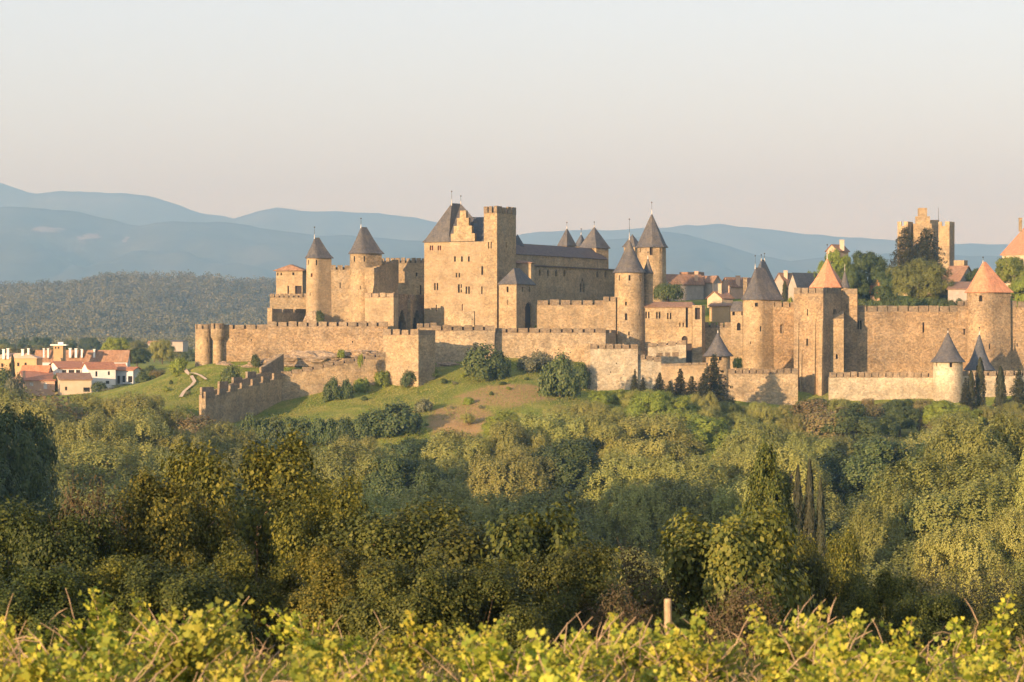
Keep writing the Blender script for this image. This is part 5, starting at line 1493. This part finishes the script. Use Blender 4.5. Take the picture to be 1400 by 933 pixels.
def bush(key, lb, px, top, w, base, Y=None):
    p = hit(px, base, 560, 790) if Y is None else None
    Yb = p.y - 1.2 if p is not None else Y
    plant(key, 'bush', lb, 'bush', px, top, Yb, w, HB, sink=0.3, crown='foliage', base=base if Y is not None else None)
bush('bush', 'large round green bush against the pitted outer wall', 661, 471, 62, 517)
bush('bush', 'right part bush overlapping the large round one by the wall', 682, 480, 36, 515)
bush('greybush', 'low grey green bush between the two big bushes at the wall', 728, 487, 50, 504)
bush('greybush', 'taller grey bush in wall shade left of the pale bastion', 742, 480, 30, 503)
bush('bush', 'big round green bush left of the pale bastion corner', 766, 484, 56, 542)
bush('bush', 'dark bush in the corner beside the pale bastion', 793, 496, 30, 530)
bush('bush', 'dark upright bush before the sunlit ramp wall', 455, 516, 26, 547)
bush('bush', 'narrow bush touching the dark upright one at the ramp wall', 474, 518, 20, 545)
bush('olivebush', 'low bush at the foot of the ramp wall', 494, 517, 24, 535)
bush('olivebush', 'small tree like bush on the ramp wall foot', 523, 507, 22, 526)
bush('bush', 'bush at the sunlit corner of the square bastion', 559, 506, 28, 526)
bush('olivebush', 'little bush in the shade corner of the square bastion', 588, 502, 26, 516)
bush('bush', 'wide dark thicket low on the grass slope', 545, 550, 70, 592)
bush('bush', 'thicket left part sinking into the trees below the slope', 515, 560, 50, 594)
bush('greybush', 'pale flowering bush beside the dark thicket', 578, 545, 26, 562)
bush('olivebush', 'single small bush on the tawny bank', 640, 543, 16, 552)
bush('bush', 'small bush growing on the rock below the left outer wall', 349, 484, 14, 500, 694)
bush('bush', 'dark bush above the shaded ramp wall', 317, 500, 34, 528)
bush('olivebush', 'green bush at the top of the left grass slope', 244, 489, 26, 510)
bush('bush', 'little bush growing on the wall foot of the slim slate tower', 437, 424, 14, 440, 711)
bush('olivebush', 'leafy tuft hanging on the wall above the ramp', 467, 478, 12, 488, 690)
bush('olivebush', 'ivy tuft on the sunlit ramp wall', 493, 484, 8, 500, 669)
bush('olivebush', 'bush peeping over the outer wall beside the watch turret', 1009, 489, 14, 503, 692)
for i, px in enumerate(range(340, 500, 19)):
    plant('bush', 'bush', ('dark shaded bush in the hedge at the foot of the grass slope'), 'bush', px, 569 + random.uniform(-3, 4), 618, 34, 'hedge at the slope foot', crown='foliage')
for i in range(26):
    px, py = random.choice([(random.uniform(330, 600), random.uniform(545, 585)), (random.uniform(600, 740), random.uniform(510, 560)), (random.uniform(212, 280), random.uniform(512, 545))])
    p = hit(px, py, 560, 790)
    if p.y < 700:
        plant(random.choice(['olivebush', 'greybush', 'bush']), 'scrub_bush', 'small scrubby bush dotted on the open grass slope', 'bush', px, py - random.uniform(3, 7), p.y, random.uniform(5, 12), 'scrub on the castle slope', crown='foliage')
# trees inside the walls
TI = 'trees inside the walls'
plant('pine', 'umbrella_pine', 'umbrella pine with a flat round crown behind the hall roof', 'pine tree', 914, 387, 748, 46, TI)
plant('dark', 'broadleaf_tree', 'big dense dark tree right of the orange pyramid roof', 'tree', 1186, 345, 800, 66, TI, base=425, i=0)
plant('green', 'broadleaf_tree', 'small tree before the red roofed house with the pale chimney', 'tree', 1144, 343, 806, 52, TI, base=425)
plant('dark', 'broadleaf_tree', 'mid green tree half hidden behind the beaked tower', 'tree', 1165, 362, 790, 46, TI, base=425, i=1)
plant('dark', 'broadleaf_tree', 'dark tree filling the gap before the olive tree', 'tree', 1208, 372, 795, 46, TI, base=425, i=2)
plant('olive', 'broadleaf_tree', 'large round olive green tree above the long inner wall', 'tree', 1256, 355, 772, 96, TI, base=425, i=2)
plant('dark', 'broadleaf_tree', 'dark tree right of the large round olive tree', 'tree', 1302, 388, 778, 40, TI, base=425)
plant('cedar', 'cedar_tree', 'left dark cedar before the ruined square keep', 'cedar', 1238, 313, 850, 48, TI, base=395, i=0)
plant('cedar', 'cedar_tree', 'right dark cedar before the ruined square keep', 'cedar', 1267, 314, 845, 54, TI, base=395, i=1)
plant('cedar', 'cedar_tree', 'low cedar bough mass between the two cedars', 'cedar', 1255, 335, 855, 62, TI, base=395, i=0)
plant('green', 'broadleaf_tree', 'bright tree below the orange roof at the right edge', 'tree', 1385, 352, 800, 56, TI, base=425)
plant('dark', 'broadleaf_tree', 'dark tree left of the orange cone tower', 'tree', 1335, 368, 790, 40, TI, base=425)
plant('green', 'broadleaf_tree', 'tree cut by the right picture edge above the deep crenels', 'tree', 1402, 378, 770, 40, TI, base=425)
plant('green', 'broadleaf_tree', 'light green tree left of the orange pyramid roof', 'tree', 1108, 372, 800, 30, TI, base=425)
plant('cypress', 'cypress_tree', 'small dark cypress left of the beaked tower', 'cypress', 1073, 384, 760, 9, TI, base=425)
plant('olivebush', 'bush', 'small bush on the wall beside the beaked tower', 'bush', 1080, 406, 745, 9, TI, base=425, crown='foliage')
for i in range(13):
    plant('bush', 'hedge_bush', 'clipped green bush in the hedge along the top of the long inner wall', 'bush', 1168 + i * 12, 409 + random.uniform(-2, 2), 752, 20, 'hedge above the long inner wall', base=428, crown='foliage')
# village trees
VT = 'trees among the village houses'
plant('cypress', 'cypress_tree', 'thin cypress before the ochre village house', 'cypress', 17, 485, 766, 9, VT)
for px, top, w, Y, kd, lb in ((2, 502, 34, 760, 'bush', 'dark bushy tree at the far left of the village'), (20, 512, 30, 752, 'greybush', 'greyish tree below the thin cypress'), (137, 522, 26, 756, 'bush', 'dark small tree before the white two storey house'), (152, 530, 30, 752, 'greybush', 'pale blossoming tree below the white two storey house'),
                              (176, 525, 44, 750, 'bush', 'dark spreading tree before the bluish white house'), (205, 500, 30, 765, 'bush', 'dark tree right of the bluish white house'), (215, 505, 24, 755, 'brown', 'brownish tree right of the bluish white house'), (195, 512, 24, 752, 'bush', 'low tree beside the bluish white house wall'), (75, 512, 8, 772, 'bush', 'dark narrow tree between the rose and cream houses')):
    plant(kd, 'village_tree', lb, 'tree', px, top, Y, w, VT)
PT = 'trees on the plain beyond the houses'
for i in range(70):
    Y = random.uniform(900, 1850); px = random.uniform(-120, 262)
    h = random.uniform(6, 12)
    x = xat(px, Y)
    if 150 < px < 245 and 980 < Y < 1250: continue
    top = CY - (gz(x, Y) + h - CZ) * F / Y
    wd = random.uniform(8, 15) * F / Y
    kd = random.choice(['dark', 'dark', 'dark', 'olive', 'brown'])
    where = 'left picture edge' if px < 40 else 'dark roofed long building' if px < 150 else 'left end tower'
    dist = 'near' if Y < 1150 else 'middle' if Y < 1500 else 'far'
    plant(kd, 'plain_tree', f'{ADJ[kd]} tree on the {dist} plain beyond the {where}', 'tree', px, top, Y, wd, PT)
plant('green', 'plain_tree', 'round yellow green tree beyond the chimney pots', 'tree', 158, 462, 960, 40, PT)

# far forest on the wooded hill: one mass
def forest(name, n, fx, k, size, mat):
    C_ = []
    for i in range(n):
        p = fx()
        if p is not None: C_.append(p)
    C_ = np.array(C_)
    g = np.random.default_rng(77)
    r = g.uniform(0.7, 1.3, len(C_)) * size
    d = unit(g.normal(size=(len(C_), k, 3))); d[..., 2] = np.abs(d[..., 2]) * 1.2 - 0.25
    pts = C_[:, None, :] + d * r[:, None, None] * g.uniform(0.6, 1.05, (len(C_), k, 1)) * np.array([1, 1, 1.15])
    pts = pts.reshape(-1, 3); nr_ = unit(d.reshape(-1, 3) + g.normal(size=pts.shape) * .5)
    me_ = mesh_polys(name, leaves(pts, nr_, size * 0.30, 0.8), M[mat])
    o = bpy.data.objects.new(name, me_); col.objects.link(o)
    tag(o, kind='stuff'); return o
def hill_pt():
    t = random.random(); px = random.uniform(-160, 560)
    Y = Y3b + (Y3c - Y3b) * t
    X = (px - CX) * Y3c / F
    crest = (CY - prof(L3, px)) * Y3c / F + 2.0 * Y3c / F * noise.fractal(Vector((px * 0.02, 9.3, 0)), 0.8, 2.0, 5)
    z = CZ - 8 + (crest + 8) * t ** 1.25
    env = math.sin(math.pi * t) ** 0.8
    z -= env * 20 * abs(noise.fractal(Vector((X / (Y3c * 0.035), Y / (Y3c * 0.06), 9.3)), 0.9, 2.1, 5))
    return (X, Y, z + 2.5)
forest('hill_forest', 7500, hill_pt, 46, 8.5, 'leaf_far')
def plain_pt():
    Y = random.uniform(1850, 2450); px = random.uniform(-160, 330)
    if noise.noise(Vector((px * 0.02, Y * 0.006, 2))) < -0.12: return None
    X = xat(px, Y)
    return (X, Y, gz(X, Y) + 3.5)
forest('plain_woodland', 2600, plain_pt, 34, 5.2, 'leaf_far')

# grass tufts on the castle slope (a mass nobody could count)
g = np.random.default_rng(9)
px = g.uniform(195, 820, 60000); Y = g.uniform(605, 735, 60000); X = (px - CX) * Y / F
Z = ground_rel(X, Y) + CZ
keep = (Y < 690 + 0 * px)
c = np.stack([X, Y, Z + 0.12], 1)[keep]
hg = leaves(c, unit(np.tile([-0.3, -0.6, 1.2], (len(c), 1)) + g.normal(size=c.shape) * .4), 0.42, 0.45, up=(0, 0, 1))
o = bpy.data.objects.new('slope_grass', mesh_polys('slope_grass', hg, M['leaf_grass'])); col.objects.link(o); tag(o, kind='stuff')

# ------------------------------------------------------------------ hedge bushes behind the vineyard
def near_crown(key, mat, H, Rr, h0, nl, lob, seed, leaf, m, k, twigs=0, bark='bark_warm', **kw):
    V, cs = crown_lobes(H, Rr, h0, nl, lob, seed, m=m, k=k, leaf=leaf, **kw)
    mb = trunk_mb(H, h0 + 0.6, 0.08, cs, seed, 4)
    gg = random.Random(seed)
    for t in range(twigs):
        q = Vector(cs[gg.randrange(len(cs))]); a_ = Vector((0, 0, 0.3)).lerp(q, 0.05)
        d = Vector((gg.uniform(-1, 1), gg.uniform(-1, 1), gg.uniform(0.3, 1.4))).normalized()
        L = gg.uniform(0.4, 1.0)
        b_ = q.copy(); c_ = b_ + d * L * 1.4
        mb.tube([a_, b_, c_], [0.010, 0.007, 0.003], 4)
    proto(key, mesh_polys('foliage', V, M[mat]), mb, H, Rr, bark)
for s_ in (1, 2, 3):
    near_crown('hedge', 'leaf_near', 8, 3.6, 0.3, 52, 0.16, 700 + s_, 0.105, 110, 15, 0, sig=0.032, stretch=1.2)
for s_ in (1, 2):
    near_crown('hedgedark', 'leaf_near_dark', 8, 3.6, 0.2, 50, 0.17, 720 + s_, 0.115, 110, 14, 0, sig=0.034)
near_crown('rust', 'leaf_rust', 6, 2.6, 0.3, 26, 0.26, 741, 0.12, 90, 8, 120, sig=0.07, stretch=1.4, sprig=0.3)
near_crown('rust', 'leaf_rust', 6, 2.6, 0.3, 26, 0.26, 743, 0.12, 90, 8, 120, sig=0.07, stretch=1.4, sprig=0.3)
near_crown('glossy', 'leaf_bush', 7, 3.4, 0.2, 34, 0.23, 751, 0.17, 110, 13, 0, sig=0.042, stretch=1.4)
near_crown('bigleaf', 'leaf_near_dark', 7, 3.0, 0.5, 34, 0.18, 761, 0.17, 80, 9, 0, sig=0.06)
conifer('juniper', 6, 5.5, 18, 771, -0.45, 0.5, 0.6, 0.15, h0=0.05, nper=18)

NB = 'hedge bushes behind the vines'
for key, lb, px, top, Y, w in (
    ('hedgedark', 'dark hedge bush at the left picture edge above the vines', 5, 690, 82, 300),
    ('hedgedark', 'dark green bush standing just right of the left edge one', 78, 705, 76, 212),
    ('rust', 'reddish twiggy bush in the left hedge', 125, 655, 78, 130),
    ('hedge', 'yellow green bush right of the reddish twiggy one', 205, 655, 80, 237),
    ('hedge', 'tall bushy small tree rising highest in the left hedge', 345, 608, 86, 312),
    ('hedge', 'leafy bush to the right of the tallest hedge tree', 452, 664, 80, 237),
    ('hedgedark', 'shadowy bush in the middle of the hedge', 530, 694, 78, 287),
    ('hedge', 'broad low topped bush left of the dark hedge end', 600, 722, 84, 250),
    ('hedgedark', 'dark bush mass at the right end of the hedge', 668, 718, 74, 287),
    ('bigleaf', 'large leaved bush catching light at the hedge end', 735, 700, 72, 212),
    ('hedgedark', 'low dark bush closing the hedge at its right end', 770, 750, 66, 187),
    ('hedgedark', 'low dark bush at the hedge foot, far left', 20, 775, 60, 237),
    ('hedge', 'low leafy bush at the hedge foot below the reddish twigs', 130, 765, 62, 212),
    ('hedgedark', 'dark hollow bush at the hedge foot left of centre', 250, 770, 60, 212),
    ('hedge', 'low leafy bush below the tallest hedge tree', 345, 745, 64, 212),
    ('hedge', 'low leafy bush right of the one below the tallest tree', 455, 750, 62, 212),
    ('hedgedark', 'dark low bush under the shadowy hedge middle', 560, 765, 60, 212),
    ('hedgedark', 'dark low bush under the hedge end', 660, 775, 60, 200),
    ('rust', 'brown twiggy bush right of the hedge end', 872, 752, 78, 120),
    ('rust', 'low brown bush at the foot of the glossy rounded bush', 1015, 798, 64, 130),
    ('rust', 'low brown bush left of the wooden post', 850, 800, 62, 110),
    ('glossy', 'rounded glossy green bush with drooping leaves right of centre', 980, 704, 78, 230),
    ('hedgedark', 'dark right side bush leaning on the glossy rounded one', 1072, 742, 86, 150),
    ('hedge', 'grey green bush under the three cypresses', 1135, 735, 150, 137),
    ('hedge', 'sunny bush right of the glossy rounded bush', 1140, 772, 92, 162),
    ('hedge', 'second sunny bush further right behind the vines', 1205, 785, 88, 150),
    ('juniper', 'wide dark feathery juniper at the right', 1315, 768, 105, 190),
    ('juniper', 'dark feathery juniper cut by the right picture edge', 1420, 780, 98, 170),
    ('hedgedark', 'low shaded bush before the junipers', 1265, 812, 80, 150),
    ('hedgedark', 'low dark bush behind the vines at the right edge', 1385, 822, 78, 162)):
    plant(key, 'hedge_bush', lb, 'bush', px, top, Y, w, NB, sink=0.2, crown='foliage')

# ------------------------------------------------------------------ vineyard
def vine_leaf(c, nrm, size):
    """lobed leaves, eight-cornered, slightly cupped"""
    n = len(c)
    t = unit(np.cross(nrm, rng.normal(size=(n, 3)) * 0.5 + np.array([0.2, 0.1, 1]))); b_ = unit(np.cross(nrm, t))
    shp = [(0.0, -0.28, 0.0), (0.36, -0.46, 0.06), (0.5, -0.05, 0.1), (0.30, 0.12, 0.03), (0.36, 0.36, 0.08), (0.0, 0.55, 0.1), (-0.36, 0.36, 0.08), (-0.30, 0.12, 0.03), (-0.5, -0.05, 0.1), (-0.36, -0.46, 0.06)]
    s = (size * rng.uniform(0.55, 1.25, n))[:, None]
    cup = rng.uniform(-1.5, 1.5, n)[:, None]
    return np.stack([c + t * s * x + b_ * s * y + nrm * s * z * cup for x, y, z in shp], 1)
VPROTO = []
for v in range(8):
    g_ = random.Random(900 + v)
    mb = MB()
    st = [Vector((0, 0, -0.15))]
    for k in range(4): st.append(st[-1] + Vector((g_.uniform(-.08, .08), g_.uniform(-.06, .06), 0.17)))
    mb.tube(st, [.05, .045, .04, .045, .035], 6)
    cm = MB(); pts = []; nrm = []
    head = st[-1]
    ncane = g_.randint(11, 16)
    for k in range(ncane):
        a_ = g_.uniform(0, 6.283); lean = g_.uniform(0.15, 1.0)
        d = Vector((math.cos(a_) * lean * 1.3, math.sin(a_) * lean * 0.7, 1)).normalized()
        dry = g_.random() < 0.48; L = g_.uniform(0.3, 0.72) if dry else g_.uniform(0.4, 0.9) if g_.random() < .65 else g_.uniform(0.8, 1.15)
        p = head.copy(); seg = [p.copy()]
        for s_ in range(5):
            p = p + d * L / 5; d = (d + Vector((g_.uniform(-.3, .3), g_.uniform(-.3, .3), g_.uniform(-.30, .12)))).normalized(); seg.append(p.copy())
        cm.tube(seg, [.008, .0075, .007, .006, .004, .003], 4)
        if dry:
            for s_ in range(2):
                q = seg[g_.randint(2, 5)]; e_ = q + Vector((g_.uniform(-.3, .3), g_.uniform(-.2, .2), g_.uniform(-.1, .35)))
                cm.tube([q, q.lerp(e_, .5) + Vector((0, 0, .03)), e_], [.006, .005, .003], 4)
            continue
        for s_ in range(1, 6):
            for q_ in range(g_.randint(18, 26)):
                f_ = g_.random()
                q = seg[s_ - 1].lerp(seg[s_], f_) + Vector((g_.gauss(0, .06), g_.gauss(0, .06), g_.gauss(0, .05)))
                pts.append(q); nrm.append(Vector((g_.uniform(-1, 1) - .25, g_.uniform(-1, 1) - .4, g_.uniform(0, 1.1))).normalized())
    # low leafy skirt
    for k in range(190):
        a_ = g_.uniform(0, 6.283); r_ = g_.uniform(0.1, .6)
        pts.append(Vector((math.cos(a_) * r_ * 1.1, math.sin(a_) * r_ * .7, g_.uniform(0.25, 0.95)))); nrm.append(Vector((g_.uniform(-1, 1), g_.uniform(-1, .6), g_.uniform(0, 1))).normalized())
    V = vine_leaf(np.array(pts), np.array(nrm), 0.069)
    ts = mb.build('stem', M['bark']); cs_ = cm.build('cane', M['cane'])
    VPROTO.append((mesh_polys('foliage', V, M['leaf_vine']), ts.data, cs_.data))
    bpy.data.objects.remove(ts); bpy.data.objects.remove(cs_)
ROWN = ['nearest vine row', 'second vine row', 'third vine row', 'fourth vine row', 'fifth vine row', 'rearmost vine row']
vi = 0
for r_, Y0 in enumerate((24.3, 26.6, 29.0, 31.4, 33.9, 36.4)):
    half = 0.2 * Y0 * 1.12 + 0.6
    x = -half + random.uniform(0, .4)
    while x < half:
        Y = Y0 + random.uniform(-.35, .35)
        o = bpy.data.objects.new('grape_vine', None); o.empty_display_size = .2; col.objects.link(o)
        o.location = (x, Y, gz(x, Y) - 0.02); o.rotation_euler = (0, 0, random.uniform(-.5, .5) + (math.pi if random.random() < .5 else 0))
        sc_ = random.choice((random.uniform(0.72, 0.95), random.uniform(0.92, 1.28)))
        o.scale = (sc_ * 1.1, sc_, sc_)
        pxx = CX + x / Y * F
        where = 'far left' if pxx < 180 else 'left of centre' if pxx < 480 else 'below the great keep' if pxx < 740 else 'left of the wooden post' if pxx < 905 else 'right of the wooden post' if pxx < 1120 else 'at the right'
        ht = 'tall' if sc_ > 1.02 else 'low' if sc_ < 0.91 else 'leafy'
        tag(o, f'{ht} yellow green grape vine in the {ROWN[r_]}, {where}', 'vine', 'grape vines in the foreground')
        for nm, me_ in zip(('foliage', 'stem', 'cane'), VPROTO[vi % 8]):
            c = bpy.data.objects.new(nm, me_); col.objects.link(c); c.parent = o
        vi += random.choice((1, 2, 3)); x += random.uniform(0.85, 1.3)
for xo, lb in ((-0.16, 'dense yellow green grape vine standing right before the wooden post'), (0.35, 'grape vine hiding the right foot of the wooden post'), (-0.7, 'grape vine hiding the left foot of the wooden post')):
    o = bpy.data.objects.new('grape_vine', None); o.empty_display_size = .2; col.objects.link(o)
    x = xat(913, 32.0) + xo; o.location = (x, 32.2, gz(x, 32.2)); o.scale = (1.2, 1.15, 1.22 if xo < 0 else 1.12)
    tag(o, lb, 'vine', 'grape vines in the foreground')
    for nm, me_ in zip(('foliage', 'stem', 'cane'), VPROTO[3 if xo < 0 else 5]):
        c = bpy.data.objects.new(nm, me_); col.objects.link(c); c.parent = o
# the wooden post
Yp = 33.0; p = P(913, 819, Yp); b_ = Vector((xat(914.5, Yp), Yp, gz(p.x, Yp)))
th = Thing('vineyard_post', 'pale weathered wooden post standing among the vines', 'post', b_)
mb = MB(); mb.tube([b_ - Vector((0, 0, .3)), b_.lerp(p, .5) + Vector((.004, 0, 0)), p - Vector((0, 0, .015)), p], [.050, .049, .047, .040], 9); th.part('shaft', mb, M['wood'])
# grass and dry stalks between the rows
g = np.random.default_rng(31)
n = 26000; Y = g.uniform(19, 46, n); X = g.uniform(-1, 1, n) * (0.2 * Y * 1.2 + .8); Z = ground_rel(X, Y) + CZ
h = g.uniform(0.12, 0.5, n) * np.where(g.random(n) < .12, 1.9, 1)
lean = g.normal(size=(n, 2)) * 0.28 * h[:, None]; w = 0.008
a_ = g.uniform(0, math.pi, n); wx, wy = np.cos(a_) * w, np.sin(a_) * w
base = np.stack([X, Y, Z - .02], 1); tip = base + np.stack([lean[:, 0], lean[:, 1], h], 1)
side = np.stack([wx, wy, 0 * wx], 1)
Vg = np.stack([base - side, base + side, tip + side * .2, tip - side * .2], 1)
sel = g.random(n) < 0.45
for nm, mm, kk in (('vineyard_grass', 'leaf_grass', ~sel), ('dry_stalks', 'straw', sel)):
    o = bpy.data.objects.new(nm, mesh_polys(nm, Vg[kk], M[mm])); col.objects.link(o); tag(o, kind='stuff')

# no trees stand on the added mound that shades the valley
# ------------------------------------------------------------------ haze
hz = MB(); hz.prism([(-5800, -900), (5800, -900), (5800, 23500), (-5800, 23500)], CZ - 46, CZ + 1420)
hm, nt, b = new_mat('haze_air')
nt.nodes.remove(b)
pv = N(nt, 'ShaderNodeVolumePrincipled')
pv.inputs['Color'].default_value = (0.40, 0.70, 1.0, 1)
pv.inputs['Absorption Color'].default_value = (0.6, 0.6, 0.6, 1)
pv.inputs['Density'].default_value = 0.000116
pv.inputs['Anisotropy'].default_value = 0.5
nt.links.new(pv.outputs[0], nt.nodes['Material Output'].inputs['Volume'])
ho = hz.build('haze', hm); tag(ho, kind='stuff')
